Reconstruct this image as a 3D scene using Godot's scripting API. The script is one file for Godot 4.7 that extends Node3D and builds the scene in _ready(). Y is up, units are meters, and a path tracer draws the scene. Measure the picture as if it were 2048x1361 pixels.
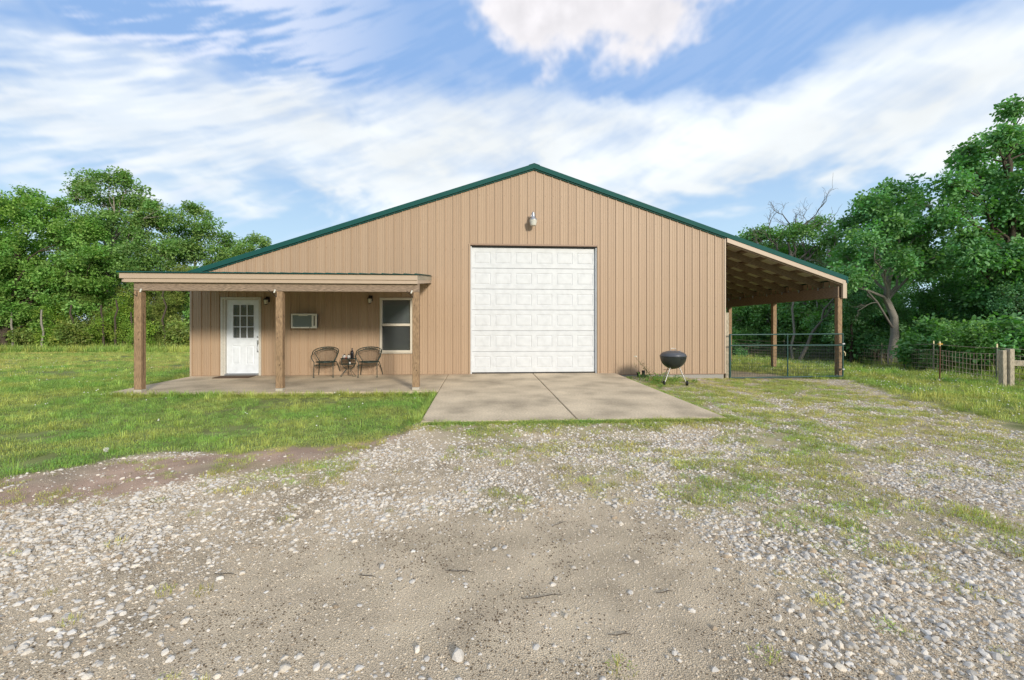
extends Node3D

# ------------------------------------------------------------------ camera model of the photograph
const PF := 910.0          # focal length in photo pixels
const HOR := 658.0         # photo row of the horizon
const YAW := 3.9           # degrees the camera is turned to the right of square-on
const EYE := Vector3(0.0, 1.29, 13.0)
const PITCH_ROOF := 0.3333
const SUN_AZ := 23.0       # degrees right of straight behind the camera's wall view
const SUN_UP := 18.0
var SUN := Vector3(sin(deg_to_rad(SUN_AZ)) * cos(deg_to_rad(SUN_UP)), sin(deg_to_rad(SUN_UP)), cos(deg_to_rad(SUN_AZ)) * cos(deg_to_rad(SUN_UP)))
const RIDGE := Vector2(1.52, 5.90)

var rng := RandomNumberGenerator.new()
var used := {}
var mats := {}

class MB:
	var v := PackedVector3Array()
	var n := PackedVector3Array()
	var c := PackedColorArray()
	var ix := PackedInt32Array()
	var col := Color(1, 1, 1)
	func tri(a: Vector3, b: Vector3, d: Vector3) -> void:
		var m := (b - a).cross(d - a).normalized()
		var k := v.size()
		v.append(a); v.append(b); v.append(d)
		n.append(m); n.append(m); n.append(m)
		c.append(col); c.append(col); c.append(col)
		ix.append(k); ix.append(k + 2); ix.append(k + 1)
	func quad(a: Vector3, b: Vector3, d: Vector3, e: Vector3) -> void:
		var m := (b - a).cross(e - a) + (d - b).cross(a - b)
		m = m.normalized()
		var k := v.size()
		v.append(a); v.append(b); v.append(d); v.append(e)
		for i in 4:
			n.append(m); c.append(col)
		ix.append(k); ix.append(k + 2); ix.append(k + 1)
		ix.append(k); ix.append(k + 3); ix.append(k + 2)
	func face(p: Array, out: Vector3) -> void:
		var m: Vector3 = (p[1] - p[0]).cross(p[2] - p[0])
		if m.dot(out) < 0.0:
			p.reverse()
		if p.size() == 4:
			quad(p[0], p[1], p[2], p[3])
		else:
			tri(p[0], p[1], p[2])
	func box(t: Transform3D, s: Vector3, bev := 0.0) -> void:
		var hs := s * 0.5
		var sg := [[-1, -1], [1, -1], [1, 1], [-1, 1]]
		for ax in 3:
			for sd: int in [-1, 1]:
				var p := []
				var o := Vector3.ZERO
				o[ax] = sd
				for q in sg:
					p.append(t * corner(hs, bev, ax, ax, sd, q))
				face(p, t.basis * o)
		if bev <= 0.0:
			return
		for ax in 3:
			var i := (ax + 1) % 3
			var j := (ax + 2) % 3
			for si: int in [-1, 1]:
				for sj: int in [-1, 1]:
					var p := []
					for e in [[i, -1], [i, 1], [j, 1], [j, -1]]:
						var sv := Vector3.ZERO
						sv[ax] = e[1]; sv[i] = si; sv[j] = sj
						p.append(t * pt(hs, bev, e[0], sv))
					var o := Vector3.ZERO
					o[i] = si; o[j] = sj
					face(p, t.basis * o)
		for sx: int in [-1, 1]:
			for sy: int in [-1, 1]:
				for sz: int in [-1, 1]:
					var sv := Vector3(sx, sy, sz)
					face([t * pt(hs, bev, 0, sv), t * pt(hs, bev, 1, sv), t * pt(hs, bev, 2, sv)], t.basis * sv)
	func pt(hs: Vector3, bev: float, full: int, sv: Vector3) -> Vector3:
		var r := Vector3.ZERO
		for k in 3:
			r[k] = sv[k] * (hs[k] - (0.0 if k == full else bev))
		return r
	func corner(hs: Vector3, bev: float, full: int, ax: int, sd: int, q: Array) -> Vector3:
		var sv := Vector3.ZERO
		sv[ax] = sd
		sv[(ax + 1) % 3] = q[0]
		sv[(ax + 2) % 3] = q[1]
		return pt(hs, bev, full, sv)
	func bx(x0: float, x1: float, y0: float, y1: float, z0: float, z1: float, bev := 0.0) -> void:
		box(Transform3D(Basis(), Vector3((x0 + x1) * 0.5, (y0 + y1) * 0.5, (z0 + z1) * 0.5)), Vector3(x1 - x0, y1 - y0, z1 - z0), bev)
	func tube(pts: Array, rad: Array, sides := 8, cap := true) -> void:
		var k := v.size()
		var m := pts.size()
		var side := Vector3.ZERO
		for i in m:
			var d: Vector3 = (pts[mini(i + 1, m - 1)] - pts[maxi(i - 1, 0)]).normalized()
			if side == Vector3.ZERO:
				side = d.cross(Vector3.UP)
				if side.length() < 0.05:
					side = d.cross(Vector3.RIGHT)
			side = (side - d * side.dot(d)).normalized()
			var up := side.cross(d)
			var r: float = rad[i] if rad.size() > 1 else rad[0]
			for s in sides:
				var a := TAU * s / sides
				var o := side * cos(a) + up * sin(a)
				v.append(pts[i] + o * r); n.append(o); c.append(col)
		for i in m - 1:
			for s in sides:
				var a := k + i * sides + s
				var b := k + i * sides + (s + 1) % sides
				ix.append(a); ix.append(b); ix.append(a + sides)
				ix.append(b); ix.append(b + sides); ix.append(a + sides)
		if cap:
			for e: int in [0, m - 1]:
				var d: Vector3 = (pts[1] - pts[0]) if e == 0 else (pts[m - 1] - pts[m - 2])
				d = d.normalized() * (-1.0 if e == 0 else 1.0)
				for s in range(1, sides - 1):
					var o := k + e * sides
					face([v[o], v[o + s], v[o + s + 1]], d)
	func lathe(pr: Array, seg: int, t: Transform3D) -> void:
		var k := v.size()
		var m := pr.size()
		for i in m:
			var p: Vector2 = pr[i]
			var d: Vector2 = pr[mini(i + 1, m - 1)] - pr[maxi(i - 1, 0)]
			var nn := Vector2(d.y, -d.x).normalized()
			for s in seg:
				var a := TAU * s / seg
				v.append(t * Vector3(p.x * cos(a), p.y, p.x * sin(a)))
				n.append((t.basis * Vector3(nn.x * cos(a), nn.y, nn.x * sin(a))).normalized()); c.append(col)
		for i in m - 1:
			for s in seg:
				var a := k + i * seg + s
				var b := k + i * seg + (s + 1) % seg
				ix.append(a); ix.append(b); ix.append(a + seg)
				ix.append(b); ix.append(b + seg); ix.append(a + seg)
	func mesh(with_color := false) -> ArrayMesh:
		var ar := []
		ar.resize(Mesh.ARRAY_MAX)
		ar[Mesh.ARRAY_VERTEX] = v
		ar[Mesh.ARRAY_NORMAL] = n
		if with_color:
			ar[Mesh.ARRAY_COLOR] = c
		ar[Mesh.ARRAY_INDEX] = ix
		var r := ArrayMesh.new()
		if v.size():
			r.add_surface_from_arrays(Mesh.PRIMITIVE_TRIANGLES, ar)
		return r

# ------------------------------------------------------------------ helpers: names, nodes, materials
func numbered(s: String) -> String:
	var k: int = used.get(s, 0)
	used[s] = k + 1
	return s if k == 0 else "%s_%03d" % [s, k]

func meta(o: Node, label: String, category: String, group := "", kind := "") -> void:
	if label: o.set_meta("label", label)
	if category: o.set_meta("category", category)
	if group: o.set_meta("group", group)
	if kind: o.set_meta("kind", kind)

func thing(called: String, label: String, category: String, at := Vector3.ZERO, turn := 0.0, group := "") -> Node3D:
	var o := Node3D.new()
	o.name = numbered(called)
	add_child(o)
	o.position = at
	o.rotation.y = turn
	meta(o, label, category, group)
	return o

func obj(called: String, mb: MB, m: Material, parent: Node = null, with_color := false) -> MeshInstance3D:
	return inst(called, mb.mesh(with_color), m, parent)

func inst(called: String, mesh: Mesh, m: Material, parent: Node = null) -> MeshInstance3D:
	var o := MeshInstance3D.new()
	o.mesh = mesh
	o.material_override = m
	if parent == null:
		o.name = numbered(called)
		add_child(o)
	else:
		o.name = called
		parent.add_child(o, true)
	return o

func multi(called: String, mesh: Mesh, m: Material, xf: Array, cols: Array, parent: Node = null) -> MultiMeshInstance3D:
	var mm := MultiMesh.new()
	mm.transform_format = MultiMesh.TRANSFORM_3D
	mm.use_colors = true
	mm.mesh = mesh
	mm.instance_count = xf.size()
	for i in xf.size():
		mm.set_instance_transform(i, xf[i])
		mm.set_instance_color(i, cols[i])
	var o := MultiMeshInstance3D.new()
	o.multimesh = mm
	o.material_override = m
	if parent == null:
		o.name = numbered(called)
		add_child(o)
	else:
		o.name = called
		parent.add_child(o, true)
	return o

func lin(r: float, g: float, b: float, a := 1.0) -> Color:
	var c := Color(r, g, b).linear_to_srgb()
	c.a = a
	return c

func ntex(freq: float, lo: float, hi: float, sd := 1, size := 512, oct := 4, kind := FastNoiseLite.TYPE_SIMPLEX_SMOOTH, bias := 0.5) -> NoiseTexture2D:
	var f := FastNoiseLite.new()
	f.noise_type = kind
	f.seed = sd
	f.frequency = freq
	f.fractal_octaves = oct
	f.fractal_type = FastNoiseLite.FRACTAL_FBM
	var g := Gradient.new()
	g.offsets = PackedFloat32Array([0.0, bias, 1.0])
	g.colors = PackedColorArray([Color(lo, lo, lo), Color(lerpf(lo, hi, 0.62), lerpf(lo, hi, 0.62), lerpf(lo, hi, 0.62)), Color(hi, hi, hi)])
	var t := NoiseTexture2D.new()
	t.width = size
	t.height = size
	t.seamless = true
	t.seamless_blend_skirt = 0.2
	t.noise = f
	t.color_ramp = g
	return t

func mat(called: String, c: Color, rough := 0.8, o := {}) -> StandardMaterial3D:
	var m := StandardMaterial3D.new()
	m.resource_name = called
	m.albedo_color = c
	m.roughness = rough
	m.metallic = o.get("metal", 0.0)
	m.metallic_specular = o.get("spec", 0.5)
	m.vertex_color_use_as_albedo = o.get("vc", false)
	if o.has("tex"):
		m.albedo_texture = o.tex
		m.uv1_triplanar = true
		m.uv1_world_triplanar = o.get("world", true)
		m.uv1_scale = o.get("scale", Vector3.ONE)
		m.uv1_triplanar_sharpness = 4.0
	if o.has("bump"):
		m.heightmap_enabled = true
		m.heightmap_texture = o.bump
		m.heightmap_scale = o.get("depth", 0.3)
		m.uv1_triplanar = true
		m.uv1_world_triplanar = o.get("world", true)
		m.uv1_scale = o.get("scale", Vector3.ONE)
	if o.has("detail"):
		m.detail_enabled = true
		m.detail_albedo = o.detail
		m.detail_blend_mode = BaseMaterial3D.BLEND_MODE_MUL
		m.detail_uv_layer = BaseMaterial3D.DETAIL_UV_2
		m.uv2_triplanar = true
		m.uv2_world_triplanar = true
		m.uv2_scale = o.get("detail_scale", Vector3.ONE)
	if o.has("back"):
		m.backlight_enabled = true
		m.backlight = o.back
	if o.has("clear"):
		m.transparency = BaseMaterial3D.TRANSPARENCY_ALPHA
	mats[called] = m
	return m

# ------------------------------------------------------------------ photo pixels to places
func ray(u: float, v: float) -> Vector3:
	var c := cos(deg_to_rad(YAW))
	var s := sin(deg_to_rad(YAW))
	var x := (u - 1024.0) / PF
	return Vector3(x * c + s, -(v - HOR) / PF, x * s - c)

func on_ground(u: float, v: float, y := -0.2) -> Vector2:
	var d := ray(u, v)
	var t := (y - EYE.y) / d.y
	return Vector2(d.x * t, EYE.z + d.z * t)

func at_depth(u: float, d: float) -> Vector2:
	var r := ray(u, HOR)
	return Vector2(r.x * d, EYE.z + r.z * d)

func seen(x: float, z: float, y := -0.2, edge := 60.0) -> bool:
	var c := cos(deg_to_rad(YAW))
	var s := sin(deg_to_rad(YAW))
	var zc := x * s - (z - EYE.z) * c
	if zc < 0.3:
		return false
	var u := 1024.0 + PF * (x * c + (z - EYE.z) * s) / zc
	return u > -edge and u < 2048.0 + edge and HOR - PF * (y - EYE.y) / zc < 1361.0 + edge * 2.0

# ------------------------------------------------------------------ ground shape and cover
var hn := FastNoiseLite.new()
var pn := FastNoiseLite.new()

func sstep(a: float, b: float, x: float) -> float:
	var t := clampf((x - a) / (b - a), 0.0, 1.0)
	return t * t * (3.0 - 2.0 * t)

func ground_y(x: float, z: float) -> float:
	var y := -0.05
	y -= 0.11 * sstep(0.5, 6.5, z) * sstep(-16.0, -5.0, x)
	y -= 0.06 * sstep(-10.0, -4.0, x) * sstep(-2.0, 1.5, z)
	y -= 0.10 * sstep(3.0, 8.0, x) * (1.0 - sstep(0.5, 6.5, z))
	y -= 0.28 * sstep(10.5, 18.0, x) * sstep(2.0, -7.0, z)
	var calm := 1.0 - 0.7 * sstep(5.5, 7.5, z)
	y += 0.010 * calm * hn.get_noise_2d(x * 6.0, z * 6.0) + 0.022 * calm * hn.get_noise_2d(x * 1.3 + 40.0, z * 1.3)
	if x > -0.93 and x < 3.91 and z < 6.05 and z > -0.3:
		y = minf(y, -0.15 if z > 5.0 else -0.16)
	if x > -7.9 and x < -0.9 and z < 3.07 and z > -0.3:
		y = minf(y, -0.13)
	if x > -1.1 and x < 4.1 and z > 5.8 and z < 6.9:
		y = lerpf(y, maxf(y, -0.145), 1.0 - sstep(6.1, 6.9, z))
	return y

const GX0 := -14.0
const GZ0 := -4.0
const GS := 0.125
const GNX := 257
const GNZ := 145
var g_lawn := PackedFloat32Array()
var g_dirt := PackedFloat32Array()
var g_track := PackedFloat32Array()
var g_weed := PackedFloat32Array()

func sdf(p: Vector2, poly: PackedVector2Array) -> float:
	var d := 1e9
	var k := poly.size()
	var inside := false
	var j := k - 1
	for i in k:
		var a := poly[i]
		var b := poly[j]
		var e := b - a
		var w := p - a
		var t := clampf(w.dot(e) / maxf(e.length_squared(), 1e-9), 0.0, 1.0)
		d = minf(d, (w - e * t).length_squared())
		if (a.y > p.y) != (b.y > p.y) and p.x < (b.x - a.x) * (p.y - a.y) / (b.y - a.y) + a.x:
			inside = not inside
		j = i
	return -sqrt(d) if inside else sqrt(d)

func px_poly(px: Array) -> PackedVector2Array:
	var r := PackedVector2Array()
	for q in px:
		r.append(on_ground(q[0], q[1]))
	return r

func build_cover() -> void:
	var l1 := [[-500, 1030], [0, 952], [130, 937], [250, 916], [400, 905], [520, 896], [640, 882], [745, 872], [800, 856], [846, 843]]
	var l2 := [[-500, 1120], [0, 1010], [250, 992], [340, 965], [560, 932], [700, 905], [800, 868], [846, 849]]
	var lawn := px_poly(l1)
	lawn.append_array([Vector2(-0.93, 5.9), Vector2(-0.93, -30), Vector2(-60, -60), Vector2(-60, 9)])
	var rl := px_poly([[1700, 763], [1775, 780], [1850, 800], [1950, 828], [2048, 858], [2300, 950]])
	rl.append_array([Vector2(30, 9), Vector2(60, -60), Vector2(8.3, -60), Vector2(8.4, -2.0), Vector2(9.4, -0.6), Vector2(10.6, 0.6)])
	var l2r := l2.duplicate()
	l2r.reverse()
	var dirt := px_poly(l1 + l2r)
	var track := px_poly([[120, 1420], [330, 1225], [480, 1120], [700, 1050], [960, 1012], [1200, 1005], [1330, 1040], [1450, 1090], [1560, 1170], [1620, 1240], [1590, 1300], [1450, 1361], [1400, 1450]])
	var track2 := px_poly([[1880, 1400], [1940, 1300], [2048, 1250], [2150, 1300], [2150, 1400]])
	# weedy patches seen in the gravel: photo column, row, half width, half height, strength
	var blobs := []
	for b in [[1160, 852, 330, 14, 1.0], [1440, 950, 90, 40, 0.9], [1400, 1000, 60, 25, 0.7], [1600, 960, 130, 55, 0.65], [1700, 880, 150, 40, 0.55], [1380, 780, 70, 26, 1.0], [1450, 805, 90, 26, 0.9], [1520, 845, 110, 26, 0.9],
			[1650, 800, 160, 30, 0.6], [1580, 890, 130, 30, 0.75], [1500, 925, 120, 25, 0.7], [1010, 1000, 60, 30, 0.7], [1180, 950, 80, 35, 0.6], [1050, 900, 150, 22, 0.6], [970, 862, 100, 16, 0.9], [2010, 1060, 60, 45, 0.9], [1900, 1050, 110, 40, 0.55],
			[1640, 1050, 110, 40, 0.75], [1650, 1180, 60, 35, 0.5], [1760, 1240, 60, 25, 0.35], [1800, 1110, 90, 30, 0.4], [560, 950, 130, 24, 0.7], [460, 930, 60, 14, 0.8], [640, 935, 60, 14, 0.8], [1250, 900, 120, 25, 0.55], [1300, 960, 110, 25, 0.45], [1850, 860, 140, 26, 0.5], [1950, 900, 90, 26, 0.4], [1560, 775, 120, 14, 0.9], [700, 900, 40, 10, 0.5]]:
		var a := on_ground(b[0], b[1])
		var e := on_ground(b[0] + b[2], b[1])
		var n := on_ground(b[0], b[1] - b[3])
		blobs.append([a, maxf(a.distance_to(e), 0.1), maxf(a.distance_to(n), 0.1), b[4]])
	for arr: PackedFloat32Array in [g_lawn]:
		pass
	g_lawn.resize(GNX * GNZ); g_dirt.resize(GNX * GNZ); g_track.resize(GNX * GNZ); g_weed.resize(GNX * GNZ)
	for j in GNZ:
		for i in GNX:
			var p := Vector2(GX0 + i * GS, GZ0 + j * GS)
			var w := 0.16 * pn.get_noise_2d(p.x * 10.0, p.y * 10.0) + 0.22 * pn.get_noise_2d(p.x * 3.0 + 90.0, p.y * 3.0)
			var k := j * GNX + i
			var a := 1.0 - sstep(-0.12, 0.14, sdf(p, lawn) + w * 1.5)
			if p.x > -0.93 and p.x < 6.0 and p.y > -0.5 or (p.x > -7.9 and p.x < -0.9 and p.y < 3.0 and p.y > -0.3):
				a = 0.0
			var b := 1.0 - sstep(-0.35, 0.35, sdf(p, rl) + w * 2.2)
			g_lawn[k] = maxf(a, b)
			g_dirt[k] = 1.0 - sstep(-0.12, 0.15, sdf(p, dirt) + w * 0.6)
			g_track[k] = 1.0 - sstep(-0.35, 0.3, minf(sdf(p, track), sdf(p, track2)) + w * 1.3)
			var q := 0.0
			for bl in blobs:
				var dx: float = (p.x - bl[0].x) / bl[1]
				var dz: float = (p.y - bl[0].y) / bl[2]
				var r := dx * dx + dz * dz
				if r < 2.5:
					q = maxf(q, bl[3] * (1.0 - sstep(0.35, 1.6, r + w * 2.0)))
			g_weed[k] = q

func cover(g: PackedFloat32Array, x: float, z: float, off: float) -> float:
	var fx := (x - GX0) / GS
	var fz := (z - GZ0) / GS
	var i := int(fx)
	var j := int(fz)
	if fx < 0.0 or fz < 0.0 or i >= GNX - 1 or j >= GNZ - 1:
		return off
	fx -= i
	fz -= j
	var k := j * GNX + i
	return lerpf(lerpf(g[k], g[k + 1], fx), lerpf(g[k + GNX], g[k + GNX + 1], fx), fz)

func lawn_at(x: float, z: float) -> float:
	return cover(g_lawn, x, z, 1.0)

# ------------------------------------------------------------------ sky
var sky_rows := []
const SW := 2560
const SH := 1280
var sn := FastNoiseLite.new()
var sm := FastNoiseLite.new()

func sky_row(j: int) -> void:
	var row := PackedFloat32Array()
	row.resize(SW * 3)
	var el := PI * 0.5 - PI * (j + 0.5) / SH
	var e := rad_to_deg(el)
	var top := Color(0.15, 0.25, 0.45)
	var mid := Color(0.165, 0.275, 0.475)
	var low := Color(0.36, 0.495, 0.58)
	for i in SW:
		var c := low
		if e > 0.0:
			var az := (i + 0.5) / SW * 360.0
			if az > 180.0: az -= 360.0
			var a := az - YAW
			if a < -180.0: a += 360.0
			var back := sstep(120.0, 175.0, absf(a))
			var dir := Vector3(sin(deg_to_rad(az)) * cos(el), sin(el), -cos(deg_to_rad(az)) * cos(el))
			if e < 26.0:
				c = low.lerp(mid, sstep(2.0, 26.0, e))
			else:
				c = mid.lerp(top, sstep(26.0, 50.0, e))
			# warped places in the cloud sheets, a few kilometres up
			var q := Vector2(dir.x, dir.z) / (dir.y + 0.16)
			var n1 := sn.get_noise_2d(q.x * 60.0, q.y * 60.0)
			var n2 := sm.get_noise_2d(q.x * 180.0 + 75.0 * n1, q.y * 180.0)
			var n3 := sm.get_noise_3d(dir.x * 420.0, dir.y * 900.0, dir.z * 420.0)
			var s1 := a * 0.93 + e * 0.36
			var s2 := -a * 0.36 + e * 0.93
			var comb := sm.get_noise_2d(s1 * 4.0 + 40.0 * n1, s2 * 24.0 + 30.0 * n1)
			var comb2 := sm.get_noise_2d(s1 * 11.0 + 60.0 * n1, s2 * 85.0 + 60.0 * n1)
			# long white band across the lower sky
			var ed := e + 3.8 * n1 + 3.0 * n2 + 2.4 * n3
			var wide := 0.5 + 0.5 * cos(deg_to_rad(a - 25.0))
			wide = pow(wide, 1.6)
			var band := sstep(12.0, 16.0, ed) * (1.0 - sstep(21.0 + 3.0 * wide, 25.5 + 3.0 * wide, ed))
			var full := lerpf(0.62, 0.96, sstep(0.35, 0.9, wide))
			band *= full * clampf(0.92 + 0.55 * n2 + 0.35 * n1 + lerpf(1.2, 0.2, sstep(0.45, 0.92, wide)) * (comb + 0.35 * comb2) * (1.0 - back), 0.0, 1.0)
			# thin combed cirrus, running down to the right
			var veil := sn.get_noise_2d(s1 * 1.6 + 500.0, s2 * 3.2)
			var fan := (1.0 - sstep(6.0, 34.0, absf(a + 40.0))) + 0.8 * (1.0 - sstep(6.0, 34.0, absf(a - 105.0)))
			var cir := sstep(0.02, 1.0, 0.34 + veil * 1.25 + comb * 1.25 + comb2 * 0.95) * clampf(fan, 0.10, 1.0) * sstep(6.0, 18.0, e) * (1.0 - sstep(36.0, 60.0, e)) * (1.0 - back)
			# added unseen cloud sheets, thickened overhead to brighten the ground
			var sheet := clampf(0.66 + 1.5 * n1 + 0.9 * n2, 0.0, 1.0) * maxf(sstep(38.0, 58.0, e), back * sstep(16.0, 30.0, e))
			# heaps of cumulus, one over the barn and others round the sky
			var cu := 0.0
			var lit := 0.0
			for h in [[8.5, 35.5, 11.5, 9.0], [-105.0, 42.0, 17.0, 10.0], [120.0, 38.0, 16.0, 9.0], [-165.0, 47.0, 20.0, 10.0]]:
				var da: float = absf(a - h[0])
				da = minf(da, 360.0 - da) * cos(el)
				var r := Vector2(da / h[2], (e - h[1]) / h[3]).length()
				if r < 1.9:
					var b1 := sm.get_noise_3d(dir.x * 330.0, dir.y * 330.0, dir.z * 330.0)
					var b2 := sn.get_noise_3d(dir.x * 260.0 + 70.0, dir.y * 260.0, dir.z * 260.0)
					var b3 := sm.get_noise_3d(dir.x * 1300.0, dir.y * 1300.0, dir.z * 1300.0 + 40.0)
					var thick := 0.80 - r + 1.25 * b2 + 1.25 * b1 + 0.45 * b3
					cu = maxf(cu, sstep(-0.05, 0.85, thick))
					lit = 0.07 * (1.0 - sstep(0.3, 1.3, thick)) + 0.10 * b3 + 0.10 * b1
			var soft := clampf(0.95 + 0.16 * n1 + 0.10 * n3, 0.82, 1.04)
			c = c.lerp(Color(0.50, 0.525, 0.60), cir * 0.8)
			c = c.lerp(Color(0.61, 0.62, 0.635), sheet * 0.9)
			c = c.lerp(Color(0.575 * soft, 0.60 * soft, 0.61 * soft), band)
			var sh := clampf(0.50 + lit, 0.42, 0.60)
			c = c.lerp(Color(sh * 1.0, sh * 0.955, sh * 0.955), cu * 0.9)
			# a faint pale streak layer low down
			c = c.lerp(Color(0.56, 0.60, 0.64), clampf(veil * 1.2 + 0.1, 0.0, 0.5) * (1.0 - sstep(8.0, 15.0, e)) * (1.0 - back))
			# added glow round the unseen low sun, lifting the fill light
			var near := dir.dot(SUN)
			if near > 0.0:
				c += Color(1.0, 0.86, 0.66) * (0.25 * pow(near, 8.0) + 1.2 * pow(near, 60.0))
		else:
			c = Color(0.16, 0.17, 0.12)
		row[i * 3] = c.r
		row[i * 3 + 1] = c.g
		row[i * 3 + 2] = c.b
	sky_rows[j] = row

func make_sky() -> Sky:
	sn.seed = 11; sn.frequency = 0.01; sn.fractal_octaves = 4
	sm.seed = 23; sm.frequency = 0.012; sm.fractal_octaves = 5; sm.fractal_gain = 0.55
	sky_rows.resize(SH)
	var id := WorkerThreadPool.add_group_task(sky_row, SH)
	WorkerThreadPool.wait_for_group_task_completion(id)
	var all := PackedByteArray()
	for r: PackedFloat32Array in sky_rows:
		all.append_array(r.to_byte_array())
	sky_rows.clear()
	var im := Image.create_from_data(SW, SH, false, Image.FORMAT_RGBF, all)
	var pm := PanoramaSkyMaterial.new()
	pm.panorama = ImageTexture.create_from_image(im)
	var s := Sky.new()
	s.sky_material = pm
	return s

# ------------------------------------------------------------------ small shared meshes
func stone_mesh(sd: int) -> ArrayMesh:
	var r := RandomNumberGenerator.new()
	r.seed = sd
	var base := [Vector3.RIGHT, Vector3.LEFT, Vector3.UP, Vector3.DOWN, Vector3.BACK, Vector3.FORWARD]
	var tris := []
	for a: int in [0, 1]:
		for b: int in [2, 3]:
			for d: int in [4, 5]:
				var t := [base[a], base[b], base[d]]
				if (t[1] - t[0]).cross(t[2] - t[0]).dot(t[0]) < 0.0:
					t.reverse()
				var m := [(t[0] + t[1]).normalized(), (t[1] + t[2]).normalized(), (t[2] + t[0]).normalized()]
				tris.append([t[0], m[0], m[2]]); tris.append([m[0], t[1], m[1]]); tris.append([m[2], m[1], t[2]]); tris.append([m[0], m[1], m[2]])
	var cuts := []
	for i in 9:
		cuts.append([Vector3(r.randfn(), r.randfn(), r.randfn()).normalized(), r.randf_range(0.42, 0.75)])
	var stretch := Vector3(r.randf_range(0.95, 1.5), r.randf_range(0.45, 0.75), r.randf_range(0.75, 1.1))
	var mb := MB.new()
	var moved := {}
	for t in tris:
		var q := []
		for p: Vector3 in t:
			var key := p.snapped(Vector3(0.01, 0.01, 0.01))
			if not moved.has(key):
				var s := p * r.randf_range(0.9, 1.08)
				for cu in cuts:
					var over: float = s.dot(cu[0]) - cu[1]
					if over > 0.0:
						s -= cu[0] * over * 0.9
				moved[key] = s * stretch
			q.append(moved[key])
		mb.tri(q[0], q[1], q[2])
	return mb.mesh()

func blade(mb: MB, p: Vector3, d: Vector3, h: float, w: float, bend: float) -> void:
	var side := d.cross(Vector3.UP).normalized() * w
	var m := p + Vector3.UP * h * 0.62 + d * h * bend * 0.35
	var t := p + Vector3.UP * h * (1.0 - bend * 0.35) + d * h * bend
	mb.quad(p - side, p + side, m + side * 0.75, m - side * 0.75)
	mb.tri(m - side * 0.75, m + side * 0.75, t)

func tuft_mesh(sd: int, blades: int, radius: float, h: float, w: float, broad: int) -> ArrayMesh:
	var r := RandomNumberGenerator.new()
	r.seed = sd
	var mb := MB.new()
	for i in blades:
		var a := r.randf() * TAU
		var p := Vector3(cos(a), 0, sin(a)) * radius * sqrt(r.randf())
		var b := a + r.randfn() * 0.9
		mb.col = Color(1, 1, 1).lerp(Color(1.35, 1.15, 0.75), r.randf() * 0.8) * r.randf_range(0.75, 1.15)
		blade(mb, p + Vector3(0, -0.01, 0), Vector3(cos(b), 0, sin(b)), h * r.randf_range(0.4, 1.0), w * r.randf_range(0.7, 1.3), r.randf_range(0.15, 1.0))
	for i in broad:
		var a := r.randf() * TAU
		var p := Vector3(cos(a), 0, sin(a)) * radius * sqrt(r.randf()) + Vector3(0, h * r.randf_range(0.15, 0.6), 0)
		var b := r.randf() * TAU
		var d := Vector3(cos(b), r.randf_range(-0.2, 0.5), sin(b)).normalized()
		var s := d.cross(Vector3.UP).normalized()
		var l := h * r.randf_range(0.2, 0.34)
		mb.col = Color(0.85, 1.05, 0.85) * r.randf_range(0.75, 1.2)
		mb.quad(p, p + d * l * 0.5 + s * l * 0.32, p + d * l, p + d * l * 0.5 - s * l * 0.32)
	return mb.mesh(true)

func clump_mesh(sd: int, leaves: int, radius: float, leaf: float, flat := 0.75, slim := 0.3) -> ArrayMesh:
	var r := RandomNumberGenerator.new()
	r.seed = sd
	var mb := MB.new()
	for i in leaves:
		var d := Vector3(r.randfn(), r.randfn() * flat, r.randfn()).normalized()
		var p := d * radius * pow(r.randf(), 0.45)
		var fwd := (d * 0.8 + Vector3(r.randfn(), r.randfn() * 0.6 - 0.25, r.randfn()) * 0.7).normalized()
		var s := fwd.cross(Vector3(r.randfn() * 0.5, 1, r.randfn() * 0.5)).normalized()
		var up := s.cross(fwd)
		var l := leaf * r.randf_range(0.7, 1.25)
		var w := l * slim
		mb.col = Color(1, 1, 1) * r.randf_range(0.75, 1.2)
		var a := p
		var m1 := p + fwd * l * 0.35 + up * l * 0.05
		var m2 := p + fwd * l * 0.75 + up * l * 0.02
		var t := p + fwd * l - up * l * 0.1
		mb.quad(a, m1 + s * w, m2 + s * w * 0.8, m2)
		mb.quad(a, m2, m2 - s * w * 0.8, m1 - s * w)
		mb.tri(m2 - s * w * 0.8, m2 + s * w * 0.8, t)
	return mb.mesh(true)

# ------------------------------------------------------------------ trees
var clumps := {}

func limb(mb: MB, a: Vector3, b: Vector3, r0: float, r1: float, r: RandomNumberGenerator, sides := 6, wob := 0.09, seg := 5) -> Array:
	var pts := []
	var rad := []
	var l := a.distance_to(b)
	for i in seg + 1:
		var t := float(i) / seg
		var p := a.lerp(b, t)
		p.y += sin(t * PI) * l * 0.07
		if i > 0 and i < seg:
			p += Vector3(r.randfn(), r.randfn() * 0.6, r.randfn()) * l * wob * 0.6
		pts.append(p)
		rad.append(lerpf(r0, r1, pow(t, 0.8)))
	mb.tube(pts, rad, sides, false)
	return pts

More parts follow.
